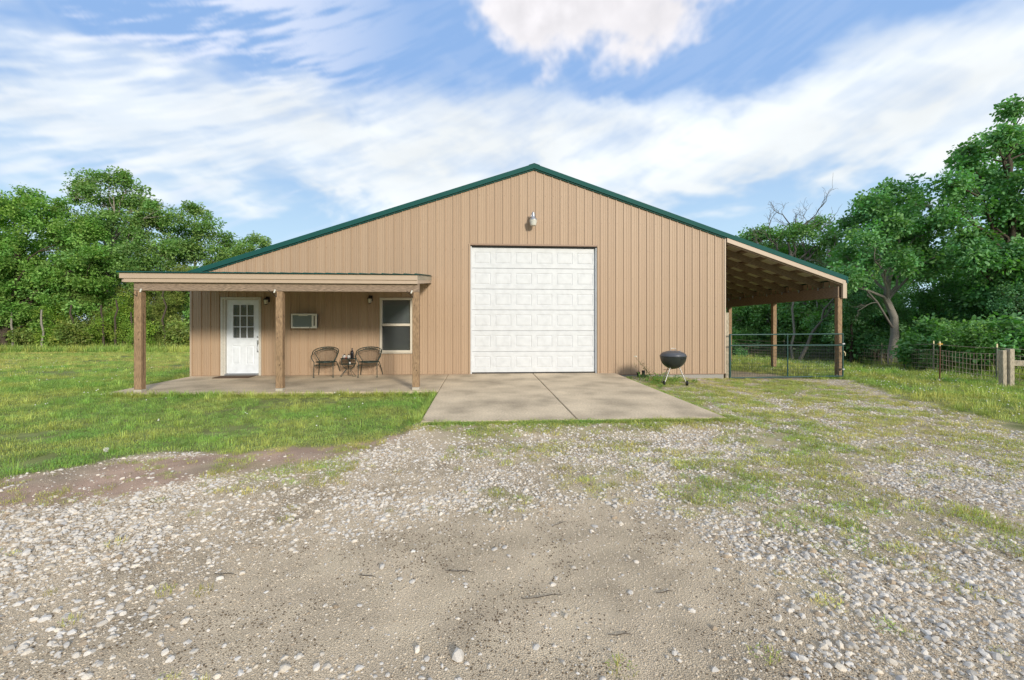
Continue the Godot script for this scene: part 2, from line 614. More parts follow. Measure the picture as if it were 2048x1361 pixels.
# lobes: world centres and radii of the leafy masses
func tree(called: String, label: String, group: String, base: Vector3, lobes: Array, tr: float, kind: String, tint: Color, bark: String, sd: int, dens := 1.0, lean := Vector3.ZERO) -> Node3D:
	var r := RandomNumberGenerator.new()
	r.seed = sd
	var t := thing(called, label, "tree" if called.ends_with("tree") else "bush", base, 0.0, group)
	var mb := MB.new()
	var top := 0.0
	var mid := Vector3.ZERO
	for l in lobes:
		top = maxf(top, l[0].y - base.y)
		mid += (l[0] - base) / lobes.size()
	var tip := Vector3(mid.x * 0.9, top * 0.92, mid.z * 0.9) + lean
	var tp := []
	var trd := []
	var seg := 9
	for i in seg + 1:
		var f := float(i) / seg
		var p := Vector3(tip.x * pow(f, 1.5), tip.y * f - 0.15, tip.z * pow(f, 1.5))
		if i > 0:
			p += Vector3(r.randfn(), 0, r.randfn()) * tr * 0.55
		tp.append(p)
		trd.append(tr * (1.25 - 0.25 * minf(1.0, f * 8.0)) * pow(1.0 - f * 0.9, 0.85) + 0.012)
	mb.tube(tp, trd, 9, false)
	var xf := [[], [], []]
	var cl := [[], [], []]
	for l in lobes:
		var c: Vector3 = l[0] - base
		var rad: float = l[1]
		var f := clampf((c.y - rad * 0.9 - Vector2(c.x, c.z).length() * 0.25) / maxf(top, 0.1), 0.12, 0.85)
		var k := mini(int(f * seg), seg - 1)
		var from: Vector3 = tp[k].lerp(tp[k + 1], f * seg - k)
		var rr := clampf(tr * 0.5 * (1.0 - f * 0.5), 0.018, 0.12)
		var pts := limb(mb, from, c, rr, rr * 0.35, r)
		for q in 6:
			var d := Vector3(r.randfn(), r.randfn() * 0.8 + 0.2, r.randfn()).normalized()
			var e := limb(mb, pts[3 + q % 3], c + d * rad * r.randf_range(0.7, 1.0), rr * 0.35, 0.006, r, 4, 0.14, 3)
			if q < 3:
				limb(mb, e[1], c + (d + Vector3(r.randfn(), r.randfn(), r.randfn()) * 0.5).normalized() * rad, 0.012, 0.004, r, 3, 0.12, 2)
		var count := int((12.0 + 40.0 * rad * rad) * dens)
		# sub-clusters, so that the crown breaks up into tufts with gaps between
		var subs := []
		for q in maxi(4, int(4 + rad * 6.0)):
			var d := Vector3(r.randfn(), r.randfn() * 0.8 + 0.15, r.randfn()).normalized()
			subs.append(Vector3(d.x, d.y * 0.8, d.z) * rad * r.randf_range(0.4, 1.2))
		for q in count:
			var s: Vector3 = subs[r.randi() % subs.size()]
			var p := c + s + Vector3(r.randfn(), r.randfn() * 0.5, r.randfn()) * (0.10 + rad * 0.13)
			var b := Basis.from_euler(Vector3(r.randfn() * 0.35, r.randf() * TAU, r.randfn() * 0.35)).scaled(Vector3.ONE * r.randf_range(0.7, 1.15))
			var w := r.randi() % 3
			xf[w].append(Transform3D(b, p))
			var g := r.randf_range(0.75, 1.25)
			cl[w].append(Color(tint.r * g * r.randf_range(0.85, 1.2), tint.g * g, tint.b * g * r.randf_range(0.8, 1.1)))
	obj("trunk", mb, mats[bark], t)
	for w in 3:
		var o := multi("crown", clumps[kind][w], mats.leaf, xf[w], cl[w], t)
		o.set_meta("kind", "stuff")
	return t

# lobes given as photo column, row and half width at a depth
func lobes_px(list: Array, d: float, r: RandomNumberGenerator, spread := 1.0) -> Array:
	var out := []
	for q in list:
		var dd: float = d + r.randf_range(-1.0, 1.0) * spread
		var p := EYE + ray(q[0], q[1]) * dd
		out.append([p, q[2] * dd / PF])
	return out

func tree_px(called: String, label: String, group: String, u: float, d: float, list: Array, tr: float, kind: String, tint: Color, bark: String, sd: int, dens := 1.0, spread := 1.0) -> Node3D:
	var r := RandomNumberGenerator.new()
	r.seed = sd + 1000
	var g := at_depth(u, d)
	return tree(called, label, group, Vector3(g.x, ground_y(g.x, g.y) - 0.03, g.y), lobes_px(list, d, r, spread), tr, kind, tint, bark, sd, dens)

# ------------------------------------------------------------------ building helpers
func roof_y(x: float) -> float:
	return RIDGE.y - absf(x - RIDGE.x) * PITCH_ROOF

func slope_bar(mb: MB, x0: float, x1: float, d0: float, d1: float, z0: float, z1: float) -> void:
	var p := []
	for x: float in [x0, x1]:
		for d: float in [d0, d1]:
			for z: float in [z0, z1]:
				p.append(Vector3(x, roof_y(x) + d, z))
	var mid := (p[0] + p[7]) as Vector3 * 0.5
	for f in [[0, 1, 3, 2], [4, 5, 7, 6], [0, 1, 5, 4], [2, 3, 7, 6], [0, 2, 6, 4], [1, 3, 7, 5]]:
		var q := []
		var m := Vector3.ZERO
		for k: int in f:
			q.append(p[k])
			m += p[k] * 0.25
		mb.face(q, m - mid)

const OPENINGS := [[-0.30, 3.36, -1.0, 3.668], [-7.12, -6.05, -1.0, 2.162], [-2.834, -1.93, 0.624, 2.162], [-5.15, -4.52, 1.32, 1.70]]

func rib_profile(p: float) -> Array:
	return [[0.0, 0.004], [0.008, 0.028], [0.030, 0.028], [0.038, 0.004], [p * 0.42, 0.004], [p * 0.42 + 0.008, 0.009], [p * 0.42 + 0.022, 0.009], [p * 0.42 + 0.03, 0.004], [p * 0.70, 0.004], [p * 0.70 + 0.008, 0.009], [p * 0.70 + 0.022, 0.009], [p * 0.70 + 0.03, 0.004], [p, 0.004]]

func gaps(xm: float, y0: float, y1: float) -> Array:
	var iv := [[y0, y1]]
	for o in OPENINGS:
		if xm > o[0] and xm < o[1]:
			var nx := []
			for q in iv:
				if o[3] <= q[0] or o[2] >= q[1]:
					nx.append(q)
					continue
				if o[2] > q[0]: nx.append([q[0], o[2]])
				if o[3] < q[1]: nx.append([o[3], q[1]])
			iv = nx
	return iv

func strip(x0: float, p: float, y0: float, lo := -9.0, hi := 99.0) -> MB:
	var mb := MB.new()
	var pr := rib_profile(p)
	var xs := []
	for q in pr:
		xs.append(q[0])
	for o in OPENINGS:
		for k in 2:
			var e: float = o[k] - x0
			if e > 0.001 and e < p - 0.001:
				xs.append(e)
	if RIDGE.x - x0 > 0.001 and RIDGE.x - x0 < p - 0.001:
		xs.append(RIDGE.x - x0)
	xs.sort()
	for i in xs.size() - 1:
		var a: float = xs[i]
		var b: float = xs[i + 1]
		if b - a < 1e-4: continue
		var za := prof_z(pr, a)
		var zb := prof_z(pr, b)
		for iv in gaps(x0 + (a + b) * 0.5, y0, 99.0):
			if iv[0] >= hi or iv[1] <= lo: continue
			var ta: float = iv[1] if iv[1] < 90.0 else roof_y(x0 + a)
			var tb: float = iv[1] if iv[1] < 90.0 else roof_y(x0 + b)
			mb.quad(Vector3(x0 + a, iv[0], za), Vector3(x0 + b, iv[0], zb), Vector3(x0 + b, tb, zb), Vector3(x0 + a, ta, za))
	return mb

func prof_z(pr: Array, x: float) -> float:
	for i in pr.size() - 1:
		if x <= pr[i + 1][0] + 1e-6:
			return lerpf(pr[i][1], pr[i + 1][1], (x - pr[i][0]) / maxf(pr[i + 1][0] - pr[i][0], 1e-6))
	return pr[-1][1]

# nested rectangles with their depths: an embossed panel
func emboss(mb: MB, x0: float, x1: float, y0: float, y1: float, z: float, rings: Array) -> void:
	for i in rings.size() - 1:
		var a: float = rings[i][0]
		var b: float = rings[i + 1][0]
		var za: float = z + rings[i][1]
		var zb: float = z + rings[i + 1][1]
		var A := [Vector3(x0 + a, y0 + a, za), Vector3(x1 - a, y0 + a, za), Vector3(x1 - a, y1 - a, za), Vector3(x0 + a, y1 - a, za)]
		var B := [Vector3(x0 + b, y0 + b, zb), Vector3(x1 - b, y0 + b, zb), Vector3(x1 - b, y1 - b, zb), Vector3(x0 + b, y1 - b, zb)]
		for k in 4:
			mb.quad(A[k], A[(k + 1) % 4], B[(k + 1) % 4], B[k])
	var e: float = rings[-1][0]
	var ze: float = z + rings[-1][1]
	mb.quad(Vector3(x0 + e, y0 + e, ze), Vector3(x1 - e, y0 + e, ze), Vector3(x1 - e, y1 - e, ze), Vector3(x0 + e, y1 - e, ze))

# a flat face at z with rectangular holes, cut into a grid
func holed(mb: MB, x0: float, x1: float, y0: float, y1: float, z: float, holes: Array) -> void:
	var xs := [x0, x1]
	var ys := [y0, y1]
	for h in holes:
		xs.append(h[0]); xs.append(h[1]); ys.append(h[2]); ys.append(h[3])
	xs.sort(); ys.sort()
	for i in xs.size() - 1:
		for j in ys.size() - 1:
			if xs[i + 1] - xs[i] < 1e-4 or ys[j + 1] - ys[j] < 1e-4: continue
			var mx: float = (xs[i] + xs[i + 1]) * 0.5
			var my: float = (ys[j] + ys[j + 1]) * 0.5
			var hit := false
			for h in holes:
				if mx > h[0] and mx < h[1] and my > h[2] and my < h[3]:
					hit = true
			if not hit:
				mb.quad(Vector3(xs[i], ys[j], z), Vector3(xs[i + 1], ys[j], z), Vector3(xs[i + 1], ys[j + 1], z), Vector3(xs[i], ys[j + 1], z))

func ring_frame(mb: MB, x0: float, x1: float, y0: float, y1: float, w: float, z0: float, z1: float, bev := 0.004) -> void:
	mb.bx(x0, x0 + w, y0, y1, z0, z1, bev)
	mb.bx(x1 - w, x1, y0, y1, z0, z1, bev)
	mb.bx(x0 + w, x1 - w, y1 - w, y1, z0, z1, bev)
	mb.bx(x0 + w, x1 - w, y0, y0 + w, z0, z1, bev)

# ------------------------------------------------------------------ the scene
func _ready() -> void:
	rng.seed = 7
	hn.seed = 3; hn.frequency = 0.1; hn.fractal_octaves = 3
	pn.seed = 5; pn.frequency = 0.1; pn.fractal_octaves = 3

	# camera: level, slightly turned, lens shifted so that verticals stay vertical
	var cam := Camera3D.new()
	cam.name = "camera"
	cam.projection = Camera3D.PROJECTION_FRUSTUM
	cam.near = 0.1
	cam.far = 1500.0
	cam.size = 2.0 * cam.near * 680.5 / PF
	cam.frustum_offset = Vector2(0.0, -cam.near * (680.5 - HOR) / PF)
	add_child(cam)
	cam.position = EYE
	cam.rotation.y = -deg_to_rad(YAW)
	cam.current = true

	# sky, exposure
	var env := Environment.new()
	env.background_mode = Environment.BG_SKY
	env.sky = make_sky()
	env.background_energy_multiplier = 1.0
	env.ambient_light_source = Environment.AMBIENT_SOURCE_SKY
	env.tonemap_mode = Environment.TONE_MAPPER_LINEAR
	env.tonemap_exposure = 1.78
	env.sdfgi_enabled = true
	env.ssao_enabled = true
	env.ssil_enabled = true
	var we := WorldEnvironment.new()
	we.name = "world_environment"
	we.environment = env
	add_child(we)

	# low sun behind the camera's right shoulder
	var sun := DirectionalLight3D.new()
	sun.name = "sun"
	sun.light_color = Color(1.0, 0.97, 0.92)
	sun.light_energy = 0.62
	sun.light_angular_distance = 8.0
	sun.shadow_enabled = true
	add_child(sun)
	sun.look_at_from_position(Vector3.ZERO, -SUN, Vector3.UP)

	print("sky ", Time.get_ticks_msec())
	make_materials()
	build_cover()
	print("cover ", Time.get_ticks_msec())
	build_ground()
	build_slabs()
	build_barn()
	build_porch()
	build_lean_to()
	print("buildings ", Time.get_ticks_msec())
	build_trees()
	print("trees ", Time.get_ticks_msec())
	build_fences()
	build_furniture()
	build_plants()
	print("things ", Time.get_ticks_msec())
	build_gravel()
	build_grass()
	print("end ", Time.get_ticks_msec())

func make_materials() -> void:
	var fine := ntex(0.05, 0.82, 1.0, 2, 512, 5)
	var soft := ntex(0.012, 0.88, 1.0, 4, 512, 4)
	var grit := ntex(0.11, 0.56, 1.0, 6, 1024, 5)
	var grain := ntex(0.03, 0.45, 1.0, 8, 512, 5)
	var streak := ntex(0.02, 0.97, 1.0, 9, 512, 4)
	mat("ground", Color(1, 1, 1), 0.95, {"vc": true, "tex": grit, "scale": Vector3(0.9, 0.9, 0.9), "bump": grit, "depth": 1.6, "detail": soft, "detail_scale": Vector3(0.23, 0.23, 0.23), "spec": 0.25})
	mat("concrete", lin(0.84, 0.68, 0.465), 0.9, {"tex": fine, "scale": Vector3(0.9, 0.9, 0.9), "detail": ntex(0.008, 0.74, 1.0, 15, 512, 6), "detail_scale": Vector3(0.21, 0.21, 0.21), "spec": 0.3})
	mat("foundation", lin(0.36, 0.34, 0.30), 0.95, {"tex": fine, "scale": Vector3(1.6, 1.6, 1.6), "spec": 0.3})
	mat("siding", lin(0.395, 0.275, 0.178), 0.5, {"tex": streak, "scale": Vector3(1.4, 0.12, 1.4), "spec": 0.4})
	mat("siding_b", lin(0.382, 0.265, 0.171), 0.5, {"tex": streak, "scale": Vector3(1.4, 0.12, 1.4), "spec": 0.4})
	mat("siding_c", lin(0.405, 0.284, 0.184), 0.5, {"tex": streak, "scale": Vector3(1.4, 0.12, 1.4), "spec": 0.4})
	mat("tan_trim", lin(0.46, 0.35, 0.25), 0.5, {"tex": streak, "scale": Vector3(0.5, 0.5, 0.5)})
	mat("brown_trim", lin(0.26, 0.16, 0.10), 0.5, {})
	mat("screw", lin(0.22, 0.15, 0.10), 0.5, {"metal": 0.3})
	mat("green_roof", lin(0.015, 0.08, 0.068), 0.6, {"tex": streak, "scale": Vector3(0.4, 0.4, 0.4), "spec": 0.22})
	mat("under_roof", lin(0.64, 0.57, 0.47), 0.6, {})
	mat("white_paint", lin(0.60, 0.61, 0.61), 0.5, {"tex": ntex(0.01, 0.93, 1.0, 12), "scale": Vector3(0.7, 0.7, 0.7)})
	mat("white_door", lin(0.74, 0.77, 0.80), 0.4, {"tex": ntex(0.01, 0.93, 1.0, 14), "scale": Vector3(0.9, 0.9, 0.9)})
	mat("casing", lin(0.62, 0.58, 0.50), 0.6, {"tex": fine, "scale": Vector3(2, 0.5, 2)})
	mat("vinyl", lin(0.56, 0.50, 0.40), 0.5, {})
	mat("near_black", lin(0.03, 0.028, 0.026), 0.8, {})
	mat("glass", Color(0.9, 0.95, 0.95, 0.06), 0.02, {"clear": true})
	mat("screen", lin(0.075, 0.075, 0.07), 1.0, {"spec": 0.2})
	mat("room_brown", lin(0.10, 0.075, 0.045), 0.9, {})
	mat("wood_post", lin(0.56, 0.37, 0.215), 0.85, {"tex": grain, "scale": Vector3(7, 0.45, 7), "detail": soft, "detail_scale": Vector3(1.2, 0.3, 1.2), "spec": 0.3, "bump": grain, "depth": 0.4})
	mat("wood_grey", lin(0.70, 0.60, 0.44), 0.9, {"tex": grain, "scale": Vector3(7, 0.45, 7), "spec": 0.3, "bump": grain, "depth": 0.4})
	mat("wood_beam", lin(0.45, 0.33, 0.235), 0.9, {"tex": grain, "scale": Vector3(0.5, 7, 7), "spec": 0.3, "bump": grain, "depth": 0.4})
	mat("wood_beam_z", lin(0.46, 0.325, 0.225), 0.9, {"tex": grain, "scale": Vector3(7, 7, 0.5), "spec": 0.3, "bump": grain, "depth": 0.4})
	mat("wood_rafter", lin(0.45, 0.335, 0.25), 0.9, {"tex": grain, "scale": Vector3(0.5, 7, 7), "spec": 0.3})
	mat("knot", lin(0.07, 0.04, 0.025), 0.9, {})
	mat("post_foot", lin(0.50, 0.45, 0.36), 0.8, {"tex": fine, "scale": Vector3(3, 3, 3)})
	mat("black_iron", lin(0.012, 0.012, 0.012), 0.5, {"metal": 0.3})
	mat("chair_iron", lin(0.022, 0.042, 0.034), 0.45, {"metal": 0.2})
	mat("mesh_iron", lin(0.03, 0.034, 0.03), 0.6, {"metal": 0.2})
	mat("galvanised", lin(0.55, 0.55, 0.55), 0.38, {"metal": 0.8, "tex": fine, "scale": Vector3(4, 4, 4)})
	mat("lens", lin(0.55, 0.53, 0.46), 0.25, {"spec": 0.6})
	mat("bronze", lin(0.03, 0.022, 0.016), 0.45, {"metal": 0.5})
	mat("lamp_glass", lin(0.55, 0.50, 0.38), 0.2, {"spec": 0.6})
	mat("plastic_white", lin(0.66, 0.64, 0.56), 0.45, {})
	mat("coil", lin(0.34, 0.38, 0.37), 0.5, {"metal": 0.3})
	mat("enamel", lin(0.028, 0.034, 0.032), 0.28, {"tex": fine, "scale": Vector3(3, 3, 3)})
	mat("enamel_lid", lin(0.085, 0.09, 0.10), 0.35, {"tex": fine, "scale": Vector3(3, 3, 3)})
	mat("steel_leg", lin(0.36, 0.35, 0.32), 0.35, {"metal": 0.7})
	mat("rust", lin(0.16, 0.07, 0.035), 0.9, {"tex": grit, "scale": Vector3(5, 5, 5)})
	mat("wire", lin(0.46, 0.36, 0.28), 0.8, {"metal": 0.2})
	mat("gate_green", lin(0.012, 0.055, 0.045), 0.4, {})
	mat("gate_wire", lin(0.04, 0.055, 0.05), 0.6, {"metal": 0.3})
	mat("tpost", lin(0.13, 0.14, 0.10), 0.8, {"tex": fine, "scale": Vector3(5, 5, 5)})
	mat("cream_paint", lin(0.62, 0.52, 0.30), 0.7, {})
	mat("yellow_plastic", lin(0.65, 0.36, 0.03), 0.5, {})
	mat("mat_brown", lin(0.14, 0.075, 0.035), 0.95, {"tex": grit, "scale": Vector3(4, 4, 4), "bump": grit, "depth": 0.4})
	mat("stone", Color(1, 1, 1), 0.85, {"vc": true, "tex": fine, "scale": Vector3(6, 6, 6), "spec": 0.3})
	mat("leaf", Color(1, 1, 1), 0.55, {"vc": true, "back": lin(0.55, 0.75, 0.15), "spec": 0.35})
	mat("grass", Color(1, 1, 1), 0.65, {"vc": true, "back": lin(0.5, 0.65, 0.15), "spec": 0.3})
	mat("petal", lin(0.72, 0.72, 0.62), 0.8, {})
	mat("bark", lin(0.15, 0.12, 0.09), 0.95, {"tex": grain, "scale": Vector3(4, 1.2, 4), "bump": grain, "depth": 2.0, "spec": 0.2})
	mat("bark_pale", lin(0.50, 0.45, 0.38), 0.95, {"tex": grain, "scale": Vector3(4, 1.5, 4), "bump": grain, "depth": 2.0, "spec": 0.2})
	mat("dead_wood", lin(0.30, 0.27, 0.235), 0.95, {"tex": grain, "scale": Vector3(4, 1.5, 4), "spec": 0.2})
	mat("twig", lin(0.06, 0.045, 0.03), 0.95, {})
	mat("bottle", lin(0.01, 0.009, 0.012), 0.12, {})
	mat("ceramic", lin(0.55, 0.52, 0.48), 0.4, {})
	mat("red_band", lin(0.30, 0.08, 0.06), 0.5, {})
	mat("boot", lin(0.008, 0.008, 0.008), 0.5, {})
	clumps.oak = [clump_mesh(1, 44, 0.36, 0.15), clump_mesh(2, 44, 0.36, 0.15), clump_mesh(3, 40, 0.38, 0.16)]
	clumps.fine = [clump_mesh(4, 70, 0.34, 0.085, 0.7), clump_mesh(5, 70, 0.34, 0.085, 0.7), clump_mesh(6, 66, 0.36, 0.09, 0.7)]
	clumps.cedar = [clump_mesh(7, 80, 0.32, 0.11, 0.5, 0.12), clump_mesh(8, 80, 0.32, 0.11, 0.5, 0.12), clump_mesh(9, 76, 0.34, 0.12, 0.5, 0.12)]

# ------------------------------------------------------------------ ground
func axis_steps(lo: float, a: float, b: float, hi: float, s: float) -> PackedFloat32Array:
	var out := PackedFloat32Array()
	var left := []
	var x := a
	var d := s
	while x > lo:
		d *= 1.16
		x -= d
		left.append(x)
	left.reverse()
	for q: float in left: out.append(q)
	x = a
	while x < b:
		out.append(x)
		x += s
	d = s
	while x < hi:
		out.append(x)
		d *= 1.16
		x += d
	return out

func build_ground() -> void:
	var xs := axis_steps(-500.0, -12.0, 14.0, 500.0, 0.11)
	var zs := axis_steps(-700.0, -0.5, 12.5, 120.0, 0.10)
	var mb := MB.new()
	var nx := xs.size()
	for z in zs:
		for x in xs:
			mb.v.append(Vector3(x, ground_y(x, z), z))
			var lw := lawn_at(x, z)
			var di := cover(g_dirt, x, z, 0.0)
			var tk := cover(g_track, x, z, 0.0)
			var wd := cover(g_weed, x, z, 0.0)
			var n1 := pn.get_noise_2d(x * 7.0 + 13.0, z * 7.0)
			var n2 := pn.get_noise_2d(x * 28.0, z * 28.0 + 50.0)
			var c := Color(0.90, 0.725, 0.50) * minf(1.1, 0.97 + 0.25 * n1 + 0.3 * n2)
			c = c.lerp(Color(0.90, 0.725, 0.50) * minf(1.12, 1.0 + 0.12 * n1 + 0.28 * n2), tk)
			c = c.lerp(Color(0.72, 0.50, 0.36) * (1.0 + 0.3 * n1 + 0.2 * n2), di * clampf(0.9 + n1, 0.4, 1.0))
			wd = maxf(wd, 0.55 * sstep(3.6, 6.0, x) * clampf(0.25 + 1.8 * pn.get_noise_2d(x * 9.0, z * 9.0), 0.0, 1.0) * (1.0 - tk))
			c = c.lerp(Color(0.50, 0.47, 0.20) * (1.0 + 0.4 * n2), wd * 0.75 * clampf(0.65 + n2 * 1.6, 0.0, 1.0))
			c = c.lerp(Color(0.36, 0.40, 0.14) * (1.0 + 0.3 * n1 + 0.3 * n2), lw)
			c.a = 1.0
			mb.c.append(c)
	for j in zs.size():
		for i in nx:
			var k := j * nx + i
			var a := mb.v[j * nx + maxi(i - 1, 0)]
			var b := mb.v[j * nx + mini(i + 1, nx - 1)]
			var d := mb.v[maxi(j - 1, 0) * nx + i]
			var e := mb.v[mini(j + 1, zs.size() - 1) * nx + i]
			mb.n.append((e - d).cross(b - a).normalized())
			if i < nx - 1 and j < zs.size() - 1:
				mb.ix.append(k); mb.ix.append(k + 1); mb.ix.append(k + nx)
				mb.ix.append(k + 1); mb.ix.append(k + nx + 1); mb.ix.append(k + nx)
	var o := obj("ground", mb, mats.ground, null, true)
	o.set_meta("kind", "structure")

func slab_piece(mb: MB, x0: float, x1: float, z0: float, z1: float, ya: float, yb: float, t: float) -> void:
	# z0 near the wall at height ya, z1 in front at height yb, with a small rounded arris
	var e := 0.012
	var p := func(x: float, z: float, dy: float) -> Vector3: return Vector3(x, lerpf(ya, yb, (z - z0) / (z1 - z0)) + dy, z)
	var nxs := 8
	for i in nxs:
		for j in nxs:
			var xa := lerpf(x0 + e, x1 - e, float(i) / nxs)
			var xb := lerpf(x0 + e, x1 - e, float(i + 1) / nxs)
			var za := lerpf(z0 + e, z1 - e, float(j) / nxs)
			var zb := lerpf(z0 + e, z1 - e, float(j + 1) / nxs)
			mb.quad(p.call(xa, zb, 0.0), p.call(xb, zb, 0.0), p.call(xb, za, 0.0), p.call(xa, za, 0.0))
	var c := [[x0, z0, x0 + e, z0 + e], [x1, z0, x1 - e, z0 + e], [x1, z1, x1 - e, z1 - e], [x0, z1, x0 + e, z1 - e]]
	for k in 4:
		var a: Array = c[k]
		var b: Array = c[(k + 1) % 4]
		var out := Vector3((a[0] + b[0]) * 0.5 - (x0 + x1) * 0.5, 0, (a[1] + b[1]) * 0.5 - (z0 + z1) * 0.5)
		mb.face([p.call(a[2], a[3], 0.0), p.call(b[2], b[3], 0.0), p.call(b[0], b[1], -e), p.call(a[0], a[1], -e)], out + Vector3.UP)
		mb.face([p.call(a[0], a[1], -e), p.call(b[0], b[1], -e), p.call(b[0], b[1], -t), p.call(a[0], a[1], -t)], out)

func slab_y(z: float) -> float:
	return -0.02 * z

func build_slabs() -> void:
	var ap := Node3D.new()
	ap.name = "driveway_apron"
	add_child(ap)
	ap.set_meta("kind", "structure")
	var mb := MB.new()
	slab_piece(mb, -0.92, 1.494, -0.2, 6.02, 0.004, -0.12, 0.25)
	obj("concrete_slab", mb, mats.concrete, ap)
	mb = MB.new()
	slab_piece(mb, 1.506, 3.90, -0.2, 6.02, 0.004, -0.12, 0.25)
	obj("concrete_slab", mb, mats.concrete, ap)
	mb = MB.new()
	mb.bx(1.48, 1.52, -0.35, -0.15, 0.0, 5.9)
	obj("joint_filler", mb, mats.near_black, ap)
	mb = MB.new()
	slab_piece(mb, -7.86, -0.932, -0.2, 3.05, 0.004, -0.061, 0.22)
	var o := obj("porch_floor", mb, mats.concrete)
	o.set_meta("kind", "structure")

# ------------------------------------------------------------------ barn
func build_barn() -> void:
	var b := thing("metal_barn", "tan ribbed metal barn with green roof trim, white overhead door and gable front", "barn")
	var m3 := [mats.siding, mats.siding_b, mats.siding_c]
	# ribbed wall strips, rib to rib
	var x := -7.90
	var k := 0
	while x < 7.15:
		var p := 0.2365 if x < 3.2 else 0.2290
		p = minf(p, 7.185 - x)
		if p > 0.06:
			var cut := 99.0
			for o in [OPENINGS[2], OPENINGS[3]]:
				if x > o[0] - 0.001 and x + p < o[1] + 0.001:
					cut = (o[2] + o[3]) * 0.5
			var yb := -0.015 if x < 3.9 else -0.045
			obj("wall_panel", strip(x, p, yb, -9.0, cut), m3[(k * 7 + int(k / 4)) % 3], b)
			if cut < 90.0:
				obj("wall_panel", strip(x, p, yb, cut, 99.0), m3[(k * 7 + int(k / 4)) % 3], b)
		x += p
		k += 1
	# screw rows on the ribs, too small to pick apart
	var sc := MB.new()
	x = -7.90
	while x < 7.15:
		var p := 0.2365 if x < 3.2 else 0.2290
		for yy: float in [0.08, 0.62, 1.35, 1.95, 2.75, 3.55, 4.35, 5.1]:
			if yy < roof_y(x) - 0.1:
				var hit := false
				for o in OPENINGS:
					if x > o[0] - 0.1 and x < o[1] + 0.1 and yy > o[2] - 0.05 and yy < o[3] + 0.05:
						hit = true
				if not hit:
					sc.bx(x + 0.048, x + 0.061, yy - 0.0065, yy + 0.0065, 0.003, 0.011)
		x += p
	obj("screw_heads", sc, mats.screw, b).set_meta("kind", "stuff")
	# wall body behind the sheets
	var body := MB.new()
	var xs := [-7.88, 1.52, 7.17]
	for o in OPENINGS:
		xs.append(o[0]); xs.append(o[1])
	xs.sort()
	for i in xs.size() - 1:
		var xa: float = xs[i]
		var xb: float = xs[i + 1]
		for iv in gaps((xa + xb) * 0.5, -0.4, 99.0):
			if iv[1] < 90.0:
				body.bx(xa, xb, iv[0], iv[1], -0.16, -0.004)
			else:
				var pts := []
				for z: float in [-0.16, -0.004]:
					pts.append_array([Vector3(xa, iv[0], z), Vector3(xb, iv[0], z), Vector3(xb, roof_y(xb) - 0.02, z), Vector3(xa, roof_y(xa) - 0.02, z)])
				body.face([pts[0], pts[1], pts[2], pts[3]], Vector3(0, 0, -1))
				body.face([pts[4], pts[5], pts[6], pts[7]], Vector3(0, 0, 1))
				body.face([pts[0], pts[1], pts[5], pts[4]], Vector3.DOWN)
				body.face([pts[0], pts[3], pts[7], pts[4]], Vector3.LEFT)
				body.face([pts[1], pts[2], pts[6], pts[5]], Vector3.RIGHT)
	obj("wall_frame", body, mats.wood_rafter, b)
	for sd: float in [-7.89, 7.10]:
		var sw := MB.new()
		sw.bx(sd, sd + 0.08, -0.3, roof_y(sd) - 0.06, -12.2, -0.17)
		obj("side_wall", sw, mats.siding, b)
	var bw := MB.new()
	var bz := -12.2
	bw.face([Vector3(-7.89, -0.3, bz), Vector3(7.18, -0.3, bz), Vector3(7.18, roof_y(7.18) - 0.03, bz), Vector3(-7.89, roof_y(-7.89) - 0.03, bz)], Vector3(0, 0, -1))
	bw.face([Vector3(-7.89, roof_y(-7.89) - 0.03, bz), Vector3(7.18, roof_y(7.18) - 0.03, bz), Vector3(1.52, 5.87, bz)], Vector3(0, 0, -1))
	obj("back_wall", bw, mats.siding, b)
	# corner and base trim
	for cx: float in [-7.93, 7.175]:
		var ct := MB.new()
		ct.bx(cx, cx + 0.045, -0.03, roof_y(cx) - 0.04, -0.10, 0.030, 0.004)
		obj("corner_trim", ct, mats.tan_trim, b)
	for q in [[-7.88, -7.125], [-6.045, -0.345], [3.40, 7.17]]:
		var bt := MB.new()
		bt.bx(q[0], q[1], -0.05 if q[0] > 3.0 else -0.014, -0.03 if q[0] > 3.0 else 0.006, 0.001, 0.036, 0.003)
		obj("base_trim", bt, mats.brown_trim, b)
	var fd := MB.new()
	fd.bx(3.91, 7.16, -0.45, -0.052, -0.15, 0.02, 0.01)
	obj("foundation", fd, mats.foundation, b)
	# roof sheets with ribs running down the slope
	for side: int in [-1, 1]:
		var rf := MB.new()
		var xe := -8.12 if side < 0 else 10.95
		var z := 0.02
		while z > -12.4:
			var zs := [z, z - 0.012, z - 0.032, z - 0.044, z - 0.2365]
			var hs := [0.085, 0.105, 0.105, 0.085, 0.085]
			for i in 4:
				var a := Vector3(RIDGE.x, RIDGE.y + hs[i], zs[i])
				var c := Vector3(RIDGE.x, RIDGE.y + hs[i + 1], zs[i + 1])
				var d := Vector3(xe, roof_y(xe) + hs[i + 1], zs[i + 1])
				var e := Vector3(xe, roof_y(xe) + hs[i], zs[i])
				rf.face([a, c, d, e], Vector3.UP)
			z -= 0.2365
		obj("roof_panel", rf, mats.green_roof, b)
		var un := MB.new()
		slope_bar(un, RIDGE.x, 7.2 if side > 0 else xe + 0.05, 0.02, 0.07, -12.4, 0.0)
		obj("roof_deck", un, mats.under_roof, b)
		var rt := MB.new()
		slope_bar(rt, RIDGE.x, xe, -0.022, 0.106, 0.045, 0.085)
		slope_bar(rt, RIDGE.x, xe, 0.106, 0.112, -0.06, 0.085)
		obj("rake_trim", rt, mats.green_roof, b)
		var rl := MB.new()
		slope_bar(rl, RIDGE.x, xe if side < 0 else 7.19, -0.060, -0.036, 0.030, 0.05)
